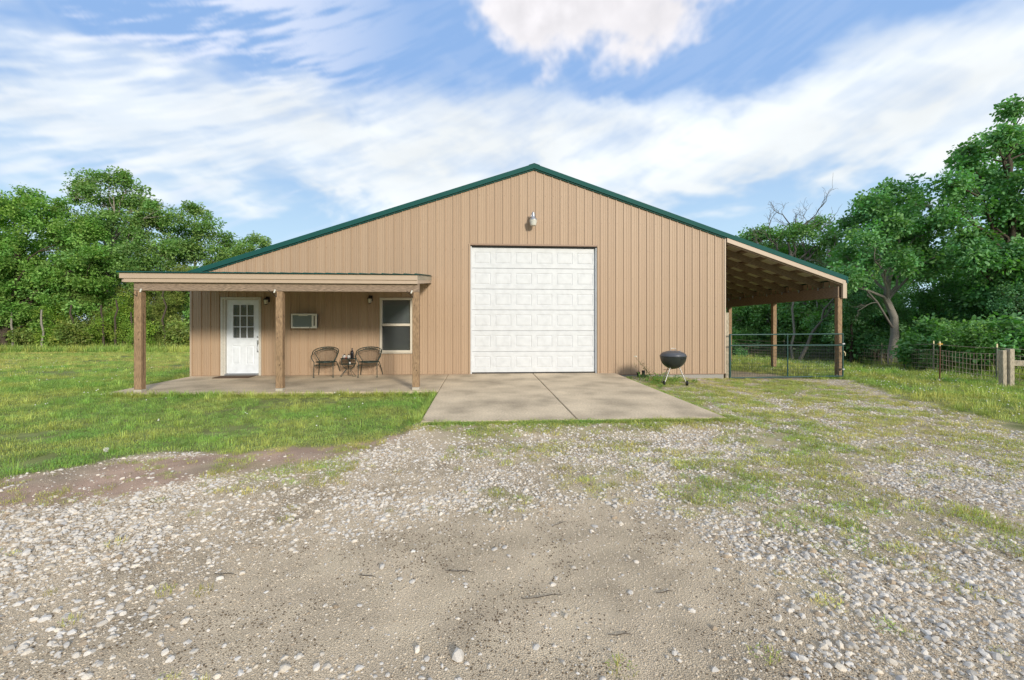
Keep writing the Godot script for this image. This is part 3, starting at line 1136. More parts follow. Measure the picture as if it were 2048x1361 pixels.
		obj("rake_channel", rl, mats.green_roof, b)
	var rc := MB.new()
	for side: int in [-1, 1]:
		slope_bar(rc, RIDGE.x, RIDGE.x + side * 0.16, 0.116, 0.124, -12.4, 0.092)
	obj("ridge_cap", rc, mats.green_roof, b)
	build_garage_door(b)
	build_entry_door(b)
	build_window(b)

func build_garage_door(b: Node3D) -> void:
	var g := Node3D.new()
	g.name = "garage_door"
	b.add_child(g)
	g.set_meta("label", "white overhead garage door of six embossed sections")
	var x0 := -0.262
	var x1 := 3.322
	var h := 3.60 / 6.0
	for r in 6:
		var y0 := 0.035 + r * h
		var y1 := y0 + h - 0.006
		var holes := []
		for c in 6:
			var cx := x0 + (c + 0.5) * (x1 - x0) / 6.0
			holes.append([cx - 0.235, cx + 0.235, y0 + 0.125, y0 + 0.465])
		var mb := MB.new()
		holed(mb, x0, x1, y0 + 0.008, y1 - 0.008, -0.095, holes)
		mb.quad(Vector3(x0, y0, -0.105), Vector3(x1, y0, -0.105), Vector3(x1, y0 + 0.008, -0.095), Vector3(x0, y0 + 0.008, -0.095))
		mb.quad(Vector3(x0, y1 - 0.008, -0.095), Vector3(x1, y1 - 0.008, -0.095), Vector3(x1, y1, -0.105), Vector3(x0, y1, -0.105))
		mb.bx(x0, x1, y0, y1 + 0.005, -0.145, -0.115)
		obj("door_section", mb, mats.white_paint, g)
		for q in holes:
			var pm := MB.new()
			emboss(pm, q[0], q[1], q[2], q[3], -0.095, [[0.0, 0.0], [0.012, -0.008], [0.022, -0.008], [0.044, -0.001]])
			obj("raised_panel", pm, mats.white_paint, g)
	var sl := MB.new()
	sl.bx(x0, x1, 0.0, 0.033, -0.13, -0.092, 0.006)
	obj("bottom_seal", sl, mats.near_black, g)
	for e in [[-0.300, -0.263], [3.323, 3.36]]:
		var jm := MB.new()
		jm.bx(e[0], e[1], -0.02, 3.64, -0.16, -0.012, 0.004)
		obj("jamb", jm, mats.white_paint, g)
	for e in [[-0.345, -0.302], [3.362, 3.405]]:
		var jt := MB.new()
		jt.bx(e[0], e[1], -0.015, 3.712, -0.006, 0.034, 0.004)
		obj("opening_trim", jt, mats.siding_b, g)
	var ht := MB.new()
	ht.bx(-0.30, 3.36, 3.668, 3.712, -0.006, 0.034, 0.004)
	obj("opening_trim", ht, mats.brown_trim, g)
	var hd := MB.new()
	hd.bx(-0.30, 3.36, 3.642, 3.667, -0.16, -0.014, 0.004)  # near-black strip: shadow at the recess top put into its colour
	obj("head_shade_strip", hd, mats.near_black, g)

func build_entry_door(b: Node3D) -> void:
	var d := Node3D.new()
	d.name = "entry_door"
	b.add_child(d)
	d.set_meta("label", "white entry door with nine small panes and two embossed panels")
	var x0 := -6.994
	var x1 := -6.121
	var y0 := 0.058
	var y1 := 2.083
	var z := -0.035
	var fr := MB.new()
	fr.bx(-7.121, -7.056, 0.0, 2.162, -0.03, 0.034, 0.004)
	fr.bx(-6.112, -6.053, 0.0, 2.162, -0.03, 0.034, 0.004)
	fr.bx(-7.056, -6.112, 2.105, 2.162, -0.03, 0.034, 0.004)
	fr.bx(-7.056, -7.0, 0.0, 2.105, -0.15, 0.018, 0.003)
	fr.bx(-7.0, -6.112, 2.087, 2.105, -0.15, 0.018, 0.003)
	obj("door_frame", fr, mats.casing, d)
	var th := MB.new()
	th.bx(-7.0, -6.112, 0.006, 0.05, -0.12, 0.07, 0.006)
	obj("threshold", th, mats.galvanised, d)
	var holes := [[-6.838, -6.25, 1.02, 1.97], [-6.84, -6.61, 0.31, 0.825], [-6.48, -6.25, 0.31, 0.825]]
	var lf := MB.new()
	holed(lf, x0, x1, y0, y1, z, holes)
	lf.bx(x0, x1, y0, 1.0, z - 0.045, z - 0.02)
	lf.bx(x0, -6.86, 1.0, y1, z - 0.045, z - 0.003)
	lf.bx(-6.23, x1, 1.0, y1, z - 0.045, z - 0.003)
	lf.bx(-6.86, -6.23, 1.99, y1, z - 0.045, z - 0.003)
	obj("door_leaf", lf, mats.white_door, d)
	for q in [holes[1], holes[2]]:
		var pm := MB.new()
		emboss(pm, q[0], q[1], q[2], q[3], z, [[0.0, 0.0], [0.012, -0.010], [0.024, -0.010], [0.045, 0.0]])
		obj("raised_panel", pm, mats.white_door, d)
	var lt := MB.new()
	ring_frame(lt, -6.845, -6.243, 1.013, 1.977, 0.026, z - 0.02, z + 0.012, 0.004)
	obj("glazing_frame", lt, mats.white_door, d)
	var gx0 := -6.819
	var gx1 := -6.269
	var gy0 := 1.039
	var gy1 := 1.951
	for i in 2:
		var mx := lerpf(gx0, gx1, (i + 1) / 3.0)
		var mm := MB.new()
		mm.bx(mx - 0.011, mx + 0.011, gy0, gy1, z - 0.012, z + 0.004, 0.003)
		obj("muntin", mm, mats.white_door, d)
		for c in 3:
			var my := lerpf(gy0, gy1, (i + 1) / 3.0)
			var mh := MB.new()
			mh.bx(lerpf(gx0, gx1, c / 3.0) + (0.011 if c > 0 else 0.0), lerpf(gx0, gx1, (c + 1) / 3.0) - (0.011 if c < 2 else 0.0), my - 0.011, my + 0.011, z - 0.012, z + 0.003, 0.003)
			obj("muntin", mh, mats.white_door, d)
	for r in 3:
		for c in 3:
			var pn_ := MB.new()
			pn_.bx(lerpf(gx0, gx1, c / 3.0), lerpf(gx0, gx1, (c + 1) / 3.0), lerpf(gy0, gy1, r / 3.0), lerpf(gy0, gy1, (r + 1) / 3.0), z - 0.019, z - 0.014)
			obj("pane", pn_, mats.glass, d)
	# dark brown sheet added behind the panes, standing in for the dim room
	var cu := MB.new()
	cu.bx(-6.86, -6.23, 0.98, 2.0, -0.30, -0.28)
	obj("room_sheet", cu, mats.room_brown, d)
	var hb := MB.new()
	hb.lathe([Vector2(0.0, 0.012), Vector2(0.024, 0.012), Vector2(0.03, 0.0)], 14, Transform3D(Basis(Vector3.RIGHT, PI / 2), Vector3(-6.165, 1.065, z)))
	hb.box(Transform3D(Basis(), Vector3(-6.165, 1.065, z + 0.018)), Vector3(0.008, 0.022, 0.012), 0.002)
	obj("deadbolt", hb, mats.galvanised, d)
	var hs := MB.new()
	hs.bx(-6.188, -6.142, 0.855, 0.97, z, z + 0.012, 0.004)
	var gp := []
	for i in 9:
		var t := i / 8.0
		gp.append(Vector3(-6.165 + 0.008 * sin(t * PI), lerpf(0.86, 0.66, t), z + 0.012 + 0.05 * sin(t * PI)))
	hs.tube(gp, [0.009], 8)
	hs.bx(-6.185, -6.145, 0.64, 0.68, z, z + 0.014, 0.004)
	obj("handle_set", hs, mats.galvanised, d)

func build_window(b: Node3D) -> void:
	var w := Node3D.new()
	w.name = "window"
	b.add_child(w)
	w.set_meta("label", "double-hung window in a cream frame under the porch roof")
	var x0 := -2.834
	var x1 := -1.93
	var y0 := 0.624
	var y1 := 2.162
	var fr := MB.new()
	ring_frame(fr, x0, x1, y0, y1, 0.062, -0.09, 0.042, 0.005)
	obj("window_frame", fr, mats.vinyl, w)
	var rl := MB.new()
	rl.bx(x0 + 0.062, x1 - 0.062, 1.366, 1.436, -0.05, 0.022, 0.005)
	obj("meeting_rail", rl, mats.vinyl, w)
	var si := MB.new()
	si.bx(x0 - 0.02, x1 + 0.02, y0 - 0.03, y0 - 0.002, 0.003, 0.06, 0.005)
	obj("sill", si, mats.vinyl, w)
	for q in [[1.436, y1 - 0.062, -0.028], [y0 + 0.062, 1.366, -0.045]]:
		var gl := MB.new()
		gl.bx(x0 + 0.062, x1 - 0.062, q[0], q[1], q[2] - 0.005, q[2])
		obj("pane", gl, mats.glass, w)
	var ss := MB.new()
	var sx := x0 + 0.085
	while sx < x1 - 0.065:
		ss.bx(sx, sx + 0.0010, y0 + 0.065, 1.364, -0.0125, -0.0105)
		sx += 0.0075
	var sy := y0 + 0.065
	while sy < 1.364:
		ss.bx(x0 + 0.064, x1 - 0.064, sy, sy + 0.0010, -0.0100, -0.008)
		sy += 0.0075
	var so := obj("insect_screen", ss, mats.screen, w)
	so.set_meta("kind", "stuff")

# ------------------------------------------------------------------ porch
func build_porch() -> void:
	var p := thing("porch_roof", "low porch roof on three square wooden posts over the entry door", "porch")
	var xl := -7.57
	var xr := -1.39
	var roof := func(z: float) -> float: return 2.790 - 0.105 * z
	var sh := MB.new()
	var x := xl - 0.03
	while x < xr + 0.02:
		var xs := [x, x + 0.012, x + 0.034, x + 0.046, minf(x + 0.2365, xr + 0.03)]
		var hs := [0.0, 0.020, 0.020, 0.0, 0.0]
		for i in 4:
			if xs[i + 1] <= xs[i]: continue
			sh.quad(Vector3(xs[i], roof.call(2.98) + hs[i], 2.98), Vector3(xs[i + 1], roof.call(2.98) + hs[i + 1], 2.98), Vector3(xs[i + 1], roof.call(0.03) + hs[i + 1], 0.03), Vector3(xs[i], roof.call(0.03) + hs[i], 0.03))
			sh.quad(Vector3(xs[i], roof.call(2.98) - 0.006, 2.98), Vector3(xs[i + 1], roof.call(2.98) - 0.006, 2.98), Vector3(xs[i + 1], roof.call(2.98) + hs[i + 1], 2.98), Vector3(xs[i], roof.call(2.98) + hs[i], 2.98))
		x += 0.2365
	obj("roof_sheet", sh, mats.green_roof, p)
	var un := MB.new()
	un.face([Vector3(xl, roof.call(2.9) - 0.012, 2.9), Vector3(xr, roof.call(2.9) - 0.012, 2.9), Vector3(xr, roof.call(0.03) - 0.012, 0.03), Vector3(xl, roof.call(0.03) - 0.012, 0.03)], Vector3.DOWN)
	obj("soffit_sheet", un, mats.under_roof, p)
	var f := MB.new()
	f.bx(xl, xr, 2.352, 2.470, 2.895, 2.935, 0.004)
	obj("fascia_board", f, mats.tan_trim, p)
	f = MB.new()
	f.bx(xl + 0.07, xr, 2.272, 2.349, 2.862, 2.912, 0.004)
	obj("fascia_board", f, mats.tan_trim, p)
	for e in [[xl, 1], [xr, -1]]:
		var ex: float = e[0]
		for q in [[-0.125, -0.008, 0.028, "wood_grey" if e[1] < 0 else "tan_trim"], [-0.205, -0.128, 0.045, "tan_trim"]]:
			var s := MB.new()
			var xa: float = ex if e[1] > 0 else ex - q[2]
			var xb: float = ex + q[2] if e[1] > 0 else ex
			var pts := []
			for zz: float in [0.05, 2.86]:
				for dy: float in [q[0], q[1]]:
					for xx: float in [xa, xb]:
						pts.append(Vector3(xx, roof.call(zz) + dy, zz))
			var c: Vector3 = (pts[0] + pts[7]) * 0.5
			for fc in [[0, 1, 3, 2], [4, 5, 7, 6], [0, 1, 5, 4], [2, 3, 7, 6], [0, 2, 6, 4], [1, 3, 7, 5]]:
				var mm := Vector3.ZERO
				var qq := []
				for k: int in fc:
					qq.append(pts[k])
					mm += pts[k] * 0.25
				s.face(qq, mm - c)
			obj("rake_board", s, mats[q[3]], p)
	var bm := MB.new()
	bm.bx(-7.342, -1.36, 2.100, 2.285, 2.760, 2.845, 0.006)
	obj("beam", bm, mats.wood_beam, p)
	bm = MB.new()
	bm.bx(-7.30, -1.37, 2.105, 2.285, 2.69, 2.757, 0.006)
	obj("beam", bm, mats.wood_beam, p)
	for i in 10:
		var rx := -7.3 + i * 0.65
		var r := MB.new()
		var pts := []
		for zz: float in [0.06, 2.685]:
			for dy: float in [-0.155, -0.016]:
				for xx: float in [rx, rx + 0.04]:
					pts.append(Vector3(xx, roof.call(zz) + dy, zz))
		var c: Vector3 = (pts[0] + pts[7]) * 0.5
		for fc in [[0, 1, 3, 2], [4, 5, 7, 6], [0, 1, 5, 4], [2, 3, 7, 6], [0, 2, 6, 4], [1, 3, 7, 5]]:
			var mm := Vector3.ZERO
			var qq := []
			for k: int in fc:
				qq.append(pts[k])
				mm += pts[k] * 0.25
			r.face(qq, mm - c)
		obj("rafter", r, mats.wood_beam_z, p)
	var n := 0
	for q in [[-7.341, 0.148], [-4.433, 0.143], [-1.515, 0.150]]:
		var px: float = q[0]
		var w: float = q[1]
		var ps := MB.new()
		var yb := slab_y(2.77)
		ps.bx(px, px + w, yb + 0.055, 2.098, 2.845 - w, 2.845, 0.006)
		var po := obj("post", ps, mats.wood_post, p)
		var ft := MB.new()
		ft.bx(px - 0.004, px + w + 0.004, yb - 0.02, yb + 0.053, 2.845 - w - 0.004, 2.849, 0.006)
		obj("post_foot", ft, mats.post_foot, po)
		# knots and a drying crack
		var kn := MB.new()
		var r := RandomNumberGenerator.new()
		r.seed = 40 + n
		for k in 3:
			var ky := r.randf_range(0.35, 1.9)
			var kx := px + w * r.randf_range(0.25, 0.75)
			kn.lathe([Vector2(0.0, 0.0025), Vector2(r.randf_range(0.006, 0.011), 0.002), Vector2(0.012, -0.002)], 10, Transform3D(Basis(Vector3.RIGHT, PI / 2).scaled(Vector3(1, 1.5, 1)), Vector3(kx, ky, 2.845)))
			var kz := 2.845 - w * r.randf_range(0.3, 0.7)
			kn.lathe([Vector2(0.0, 0.0025), Vector2(r.randf_range(0.006, 0.010), 0.002), Vector2(0.012, -0.002)], 10, Transform3D(Basis(Vector3(0, 0, 1), -PI / 2), Vector3(px + w, r.randf_range(0.4, 1.9), kz)))
		var cz := 2.845 - w * 0.45
		var y := 0.3 + 0.3 * n
		var cr := []
		while y < 1.7:
			cr.append(Vector3(px + w + 0.0005, y, cz + r.randf_range(-0.008, 0.008)))
			y += 0.12
		kn.tube(cr, [0.0045], 5)
		obj("knot", kn, mats.knot, po)
		# iron plant hook and its pale clip
		var hk := MB.new()
		var hx := px + (0.07 if n == 0 else 0.02)
		hk.tube([Vector3(hx, 2.085, 2.852), Vector3(hx, 1.975, 2.852)], [0.007], 6)
		hk.tube([Vector3(hx, 1.975, 2.852), Vector3(hx - 0.05, 2.035, 2.89), Vector3(hx - 0.10, 2.09, 2.93), Vector3(hx - 0.115, 2.105, 2.945), Vector3(hx - 0.125, 2.12, 2.95)], [0.006], 6)
		obj("plant_hook", hk, mats.black_iron, po)
		var cl := MB.new()
		var cx := px + (w + 0.005 if n == 0 else -0.01)
		cl.box(Transform3D(Basis(Vector3(0, 0, 1), -0.35), Vector3(cx, 2.10, 2.862)), Vector3(0.028, 0.075, 0.03), 0.006)
		obj("clip", cl, mats.plastic_white, po)
		n += 1

# ------------------------------------------------------------------ open lean-to beside the barn
func build_lean_to() -> void:
	var l := thing("lean_to", "open lean-to shed roof on wooden posts along the barn wall", "lean-to")
	var un := MB.new()
	slope_bar(un, 7.23, 10.90, 0.035, 0.07, -12.3, -0.02)
	obj("roof_sheet", un, mats.under_roof, l)
	var tr := MB.new()
	slope_bar(tr, 7.235, 10.93, -0.155, -0.028, 0.012, 0.07)
	obj("fascia_board", tr, mats.tan_trim, l)
	var i := 0
	var z := -0.78
	while z > -12.0:
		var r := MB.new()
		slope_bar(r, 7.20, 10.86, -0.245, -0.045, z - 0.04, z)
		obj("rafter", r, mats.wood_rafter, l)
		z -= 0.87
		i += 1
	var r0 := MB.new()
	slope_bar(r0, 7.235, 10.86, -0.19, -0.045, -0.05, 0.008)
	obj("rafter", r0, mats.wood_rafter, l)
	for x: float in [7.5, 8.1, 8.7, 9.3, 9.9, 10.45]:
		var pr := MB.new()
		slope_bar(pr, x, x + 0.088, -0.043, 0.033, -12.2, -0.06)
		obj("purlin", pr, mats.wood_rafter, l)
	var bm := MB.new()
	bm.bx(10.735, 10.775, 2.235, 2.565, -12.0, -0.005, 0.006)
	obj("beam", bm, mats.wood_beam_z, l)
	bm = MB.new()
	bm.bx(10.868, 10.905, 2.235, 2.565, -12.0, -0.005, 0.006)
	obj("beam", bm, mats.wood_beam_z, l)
	# ribbed skirt between beam and roof along the eave
	var sk := MB.new()
	var zz := -0.05
	while zz > -12.0:
		sk.bx(10.86, 10.865, 2.57, 2.76, zz - 0.21, zz)
		zz -= 0.2365
	obj("eave_skirt", sk, mats.tan_trim, l)
	var ec := MB.new()
	ec.bx(10.83, 10.955, 2.205, 2.72, 0.0, 0.075, 0.004)
	obj("corner_cap", ec, mats.tan_trim, l)
	ec = MB.new()
	slope_bar(ec, 10.93, 10.985, -0.09, 0.10, -12.3, 0.09)
	obj("eave_trim", ec, mats.green_roof, l)
	for q: float in [-0.005, -3.05, -6.05, -9.05, -11.9]:
		var ps := MB.new()
		var gy := ground_y(10.8, q) - 0.25
		ps.bx(10.735, 10.875, gy, 2.23, q - 0.14, q, 0.01)
		obj("post", ps, mats.wood_post, l)
	# bolts where each rafter meets the beam
	z = -0.8
	var bt := MB.new()
	while z > -6.5:
		bt.bx(10.70, 10.734, 2.50, 2.60, z - 0.012, z + 0.012, 0.003)
		z -= 0.87
	obj("rafter_ties", bt, mats.galvanised, l).set_meta("kind", "stuff")
	# short weathered post that carries the gate
	var gp := MB.new()
	gp.bx(7.245, 7.365, ground_y(7.3, -0.12) - 0.3, 1.77, -0.17, -0.06, 0.01)
	var go := obj("gate_post", gp, mats.wood_grey)
	meta(go, "short weathered grey post carrying the green gate beside the barn corner", "post")

# ------------------------------------------------------------------ trees
func build_trees() -> void:
	var left := Color(0.25, 0.45, 0.11)
	var left_b := Color(0.23, 0.39, 0.115)
	var olive := Color(0.29, 0.37, 0.10)
	var right := Color(0.20, 0.42, 0.17)
	var right_b := Color(0.185, 0.39, 0.185)
	var lime := Color(0.30, 0.46, 0.08)
	var gl := "trees along the far edge of the lawn"
	var gr := "trees behind the wire fence"
	tree_px("ash_tree", "broad leafy tree with bright green drooping foliage at the lawn edge", gl, 15, 28, [[30, 440, 55], [90, 425, 42], [130, 475, 52], [40, 520, 66], [110, 560, 62], [20, 610, 60], [160, 585, 48], [-60, 470, 80], [-80, 580, 90], [180, 530, 40], [60, 398, 24], [-20, 405, 36], [70, 640, 45], [-40, 660, 60]], 0.16, "oak", left, "bark", 101, 1.05)
	tree_px("oak_tree", "tallest oak of the lawn edge with spreading bare-limbed crown", gl, 205, 31, [[215, 362, 26], [178, 372, 22], [252, 366, 20], [150, 392, 14], [200, 400, 34], [262, 412, 34], [305, 412, 24], [292, 448, 40], [228, 455, 44], [180, 455, 34], [335, 432, 26], [240, 520, 56], [312, 495, 46], [200, 540, 46], [160, 510, 34], [270, 570, 40]], 0.17, "oak", left_b, "bark_pale", 102, 0.9)
	tree_px("oak_tree", "slim oak with narrow dark crown next to the barn roof edge", gl, 385, 33, [[388, 428, 24], [410, 452, 24], [375, 466, 32], [430, 485, 24], [400, 505, 34], [352, 510, 38], [440, 520, 24], [375, 550, 36], [420, 545, 30]], 0.13, "oak", left_b, "bark_pale", 103, 0.9)
	tree_px("oak_tree", "small far tree showing just above the low end of the barn roof", gl, 490, 40, [[505, 482, 17], [526, 490, 9], [480, 498, 18], [458, 512, 20], [500, 510, 24], [470, 540, 30], [520, 530, 20]], 0.10, "oak", left_b, "bark", 104, 0.8)
	var k := 0
	for q in [[62, 29.0, 0, 45], [128, 28.6, 1, 34], [188, 29.2, 2, 42], [246, 29.0, 1, 40], [302, 29.4, 2, 44], [352, 29.6, 2, 42], [-40, 28.0, 0, 55], [395, 30.5, 0, 45]]:
		var u: float = q[0]
		var s: float = q[3]
		var kind: String = ["oak", "fine", "cedar"][q[2]]
		var name_: String = ["young_oak_tree", "maple_sapling_tree", "cedar_tree"][q[2]]
		var lab: String = ["young oak filling the wood's edge under taller trees", "low bushy sapling with light green leaves at the lawn's far edge", "feathery olive-green cedar at the far edge of the lawn"][q[2]]
		var v0 := 560.0 if q[2] != 1 else 610.0
		var ls := []
		var r := RandomNumberGenerator.new()
		r.seed = 60 + k
		var vv := v0
		while vv < 690.0:
			var spread := s * (0.35 + 0.6 * (vv - v0) / (690.0 - v0)) if q[2] == 2 else s * 0.6
			ls.append([u + r.randfn() * spread * 0.7, vv, s * r.randf_range(0.55, 0.85)])
			ls.append([u + r.randfn() * spread * 0.8, vv + 12.0, s * r.randf_range(0.5, 0.75)])
			vv += 30.0
		tree_px(name_, lab, gl, u, q[1], ls, 0.07, kind, [left, lime, olive][q[2]], "bark", 120 + k, 1.1, 0.7)
		k += 1
	# the wood goes on behind
	for i in 7:
		var u := -140.0 + i * 88.0
		var r := RandomNumberGenerator.new()
		r.seed = 300 + i
		var ls := []
		for j in 8:
			ls.append([u + r.randfn() * 42.0, r.randf_range(470 if u < 330 else 540, 660), r.randf_range(32, 52)])
		tree_px("forest_tree", "dark leafy tree deep in the wood behind the lawn edge", "forest trees behind the lawn", u, 38.0 + r.randf() * 3.0, ls, 0.14, "oak", left_b, "bark", 310 + i, 0.8, 2.0)

	# bushes at the foot of the wood
	k = 0
	for q in [[-30, 0], [48, 0], [100, 1], [185, 1], [285, 1], [350, 0], [135, 0]]:
		var r := RandomNumberGenerator.new()
		r.seed = 700 + k
		var ls := []
		for j in 4:
			ls.append([q[0] + r.randfn() * 14.0, r.randf_range(655, 694), r.randf_range(13, 22)])
		tree_px("wild_bush", "low bright green bush at the foot of the wood along the lawn" if q[1] else "low olive bush at the foot of the wood along the lawn", "bushes at the lawn edge", q[0], 27.6 + r.randf() * 0.8, ls, 0.02, "fine" if q[1] else "oak", lime if q[1] else olive, "bark", 720 + k, 1.2, 0.4)
		k += 1
	k = 0
	for q in [[1475, 26.5], [1520, 26.5], [1565, 26.0], [1612, 25.5], [1650, 25.0], [1700, 24.2], [1735, 22.4], [1842, 20.6], [1870, 17.6], [1915, 16.4], [1960, 15.4], [2005, 14.6], [2050, 14.0]]:
		var r := RandomNumberGenerator.new()
		r.seed = 760 + k
		var g := at_depth(q[0], q[1])
		var ls := []
		for j in 4:
			var p := Vector3(g.x + r.randfn() * 0.5, ground_y(g.x, g.y) + r.randf_range(0.25, 1.5), g.y + r.randfn() * 0.4)
			ls.append([p, r.randf_range(0.35, 0.6)])
		tree("wild_bush", "leafy green bush crowding the wire fence under the trees", "bushes along the fence", Vector3(g.x, ground_y(g.x, g.y) - 0.03, g.y), ls, 0.02, "fine" if k % 2 else "oak", right.lerp(lime, 0.35 if k % 2 else 0.1), "bark", 780 + k, 1.2)
		k += 1

	# right side, behind the fence
	tree_px("oak_tree", "oak with pale leaning trunk standing just behind the wire fence", gr, 1788, 20.0, [[1800, 385, 24], [1762, 402, 24], [1722, 425, 28], [1690, 450, 20], [1832, 412, 28], [1782, 440, 42], [1740, 480, 44], [1822, 470, 46], [1868, 452, 32], [1765, 515, 42], [1845, 515, 44], [1705, 520, 34], [1880, 520, 36], [1695, 552, 26]], 0.18, "oak", right, "bark_pale", 201, 1.0, 1.2)
	tree_px("oak_tree", "tallest dark green oak rising over the split-rail post", gr, 2040, 18.5, [[2030, 228, 20], [2000, 282, 20], [2046, 285, 30], [1962, 305, 26], [1918, 328, 20], [1898, 372, 26], [1950, 370, 36], [2010, 350, 38], [2052, 370, 46], [1980, 430, 48], [2040, 450, 50], [1928, 440, 40], [2000, 520, 54], [2065, 540, 56], [1940, 530, 44], [2095, 300, 60], [2110, 420, 70], [2095, 560, 60], [1970, 580, 40]], 0.2, "oak", right, "bark", 202, 1.0, 1.4)
	k = 0
	for q in [[1702, 22.0, 625, 40], [1745, 22.6, 650, 40], [1868, 21.4, 640, 46], [1912, 20.6, 620, 42], [1955, 19.6, 650, 46], [2004, 18.6, 615, 48], [2046, 17.6, 650, 48], [2090, 17.0, 630, 56], [1834, 22.0, 660, 34]]:
		var r := RandomNumberGenerator.new()
		r.seed = 80 + k
		var ls := []
		for j in 7:
			ls.append([q[0] + r.randfn() * q[3] * 0.6, lerpf(q[2] - 50.0, 722.0, j / 6.0), q[3] * r.randf_range(0.5, 0.8)])
		tree_px("dogwood_tree", "dense low tree with layered blue-green leaves behind the wire fence", gr, q[0], q[1], ls, 0.06, "fine" if k % 2 == 0 else "oak", right if k % 3 else right_b, "bark", 220 + k, 1.1, 0.8)
		k += 1
	# behind the lean-to
	for q in [[1500, 28.0, [[1498, 478, 20], [1525, 468, 22], [1475, 500, 26], [1515, 510, 30]]], [1560, 29.0, [[1562, 482, 24], [1545, 500, 28], [1590, 505, 28]]], [1610, 27.0, [[1605, 470, 24], [1640, 458, 24], [1625, 500, 30], [1590, 530, 30]]], [1668, 25.0, [[1668, 478, 28], [1660, 520, 32], [1690, 540, 34], [1650, 560, 32]]]]:
		var ls: Array = q[2].duplicate()
		var r := RandomNumberGenerator.new()
		r.seed = 90 + k
		for j in 8:
			ls.append([q[0] + r.randfn() * 30.0, r.randf_range(590, 695), r.randf_range(26, 40)])
		tree_px("hickory_tree", {1500: "mid-green tree behind the lean-to roof, next to the barn gable slope", 1560: "mid-green tree behind the lean-to, crossed by the bare grey branches", 1610: "mid-green tree over the middle of the lean-to roof", 1668: "mid-green tree at the low eave end of the lean-to"}[int(q[0])], "trees behind the lean-to", q[0], q[1], ls, 0.13, "oak", right.lerp(lime, 0.25), "bark_pale", 240 + k, 0.9, 1.4)
		k += 1
	for i in 8:
		var u := 1440.0 + i * 88.0
		var r := RandomNumberGenerator.new()
		r.seed = 400 + i
		var ls := []
		for j in 9:
			ls.append([u + r.randfn() * 46.0, r.randf_range(lerpf(560.0, 440.0, i / 7.0), 690), r.randf_range(34, 56)])
		tree_px("forest_tree", "dark leafy tree deep in the wood behind the wire fence", "forest trees behind the fence", u, 31.0 + r.randf() * 4.0, ls, 0.15, "oak", right_b, "bark", 410 + i, 0.85, 2.0)
	# trees across the drive, which the door panes mirror
	for i in 24:
		var q := [-66.0 + i * 2.6, 36.0 + (i % 2) * 4.0 + 0.1 * i, 9.0 + (i * 5) % 4]
		side_tree(q[0], q[1], q[2], left_b, "leafy tree across the driveway facing the barn", "trees across the driveway", 520 + k)
		k += 1
	build_dead_trees()

func side_tree(x: float, z: float, h: float, tint: Color, label: String, group: String, sd: int) -> void:
	var r := RandomNumberGenerator.new()
	r.seed = sd
	var b := Vector3(x, ground_y(x, z) - 0.03, z)
	var ls := []
	for i in 18:
		var f := r.randf_range(0.06, 0.92)
		var a := r.randf() * TAU
		var rad := h * 0.30 * sin(clampf(f, 0.1, 0.95) * PI * 0.9)
		ls.append([b + Vector3(cos(a) * rad, h * f, sin(a) * rad), h * r.randf_range(0.11, 0.16)])
	tree("oak_tree", label, group, b, ls, 0.17, "oak", tint, "bark", sd, 0.6)

func bare(mb: MB, a: Vector3, d: Vector3, l: float, r0: float, depth: int, r: RandomNumberGenerator) -> void:
	var b := a + d * l
	var pts := limb(mb, a, b, r0, r0 * 0.55, r, 6 if depth > 1 else 4, 0.10, 4)
	if depth == 0:
		return
	for i in 3 if depth > 1 else 4:
		var q := (d + Vector3(r.randfn(), r.randfn() * 0.5 + 0.15, r.randfn()) * 0.55).normalized()
		bare(mb, pts[2 + i % 3], q, l * r.randf_range(0.5, 0.75), r0 * 0.5, depth - 1, r)

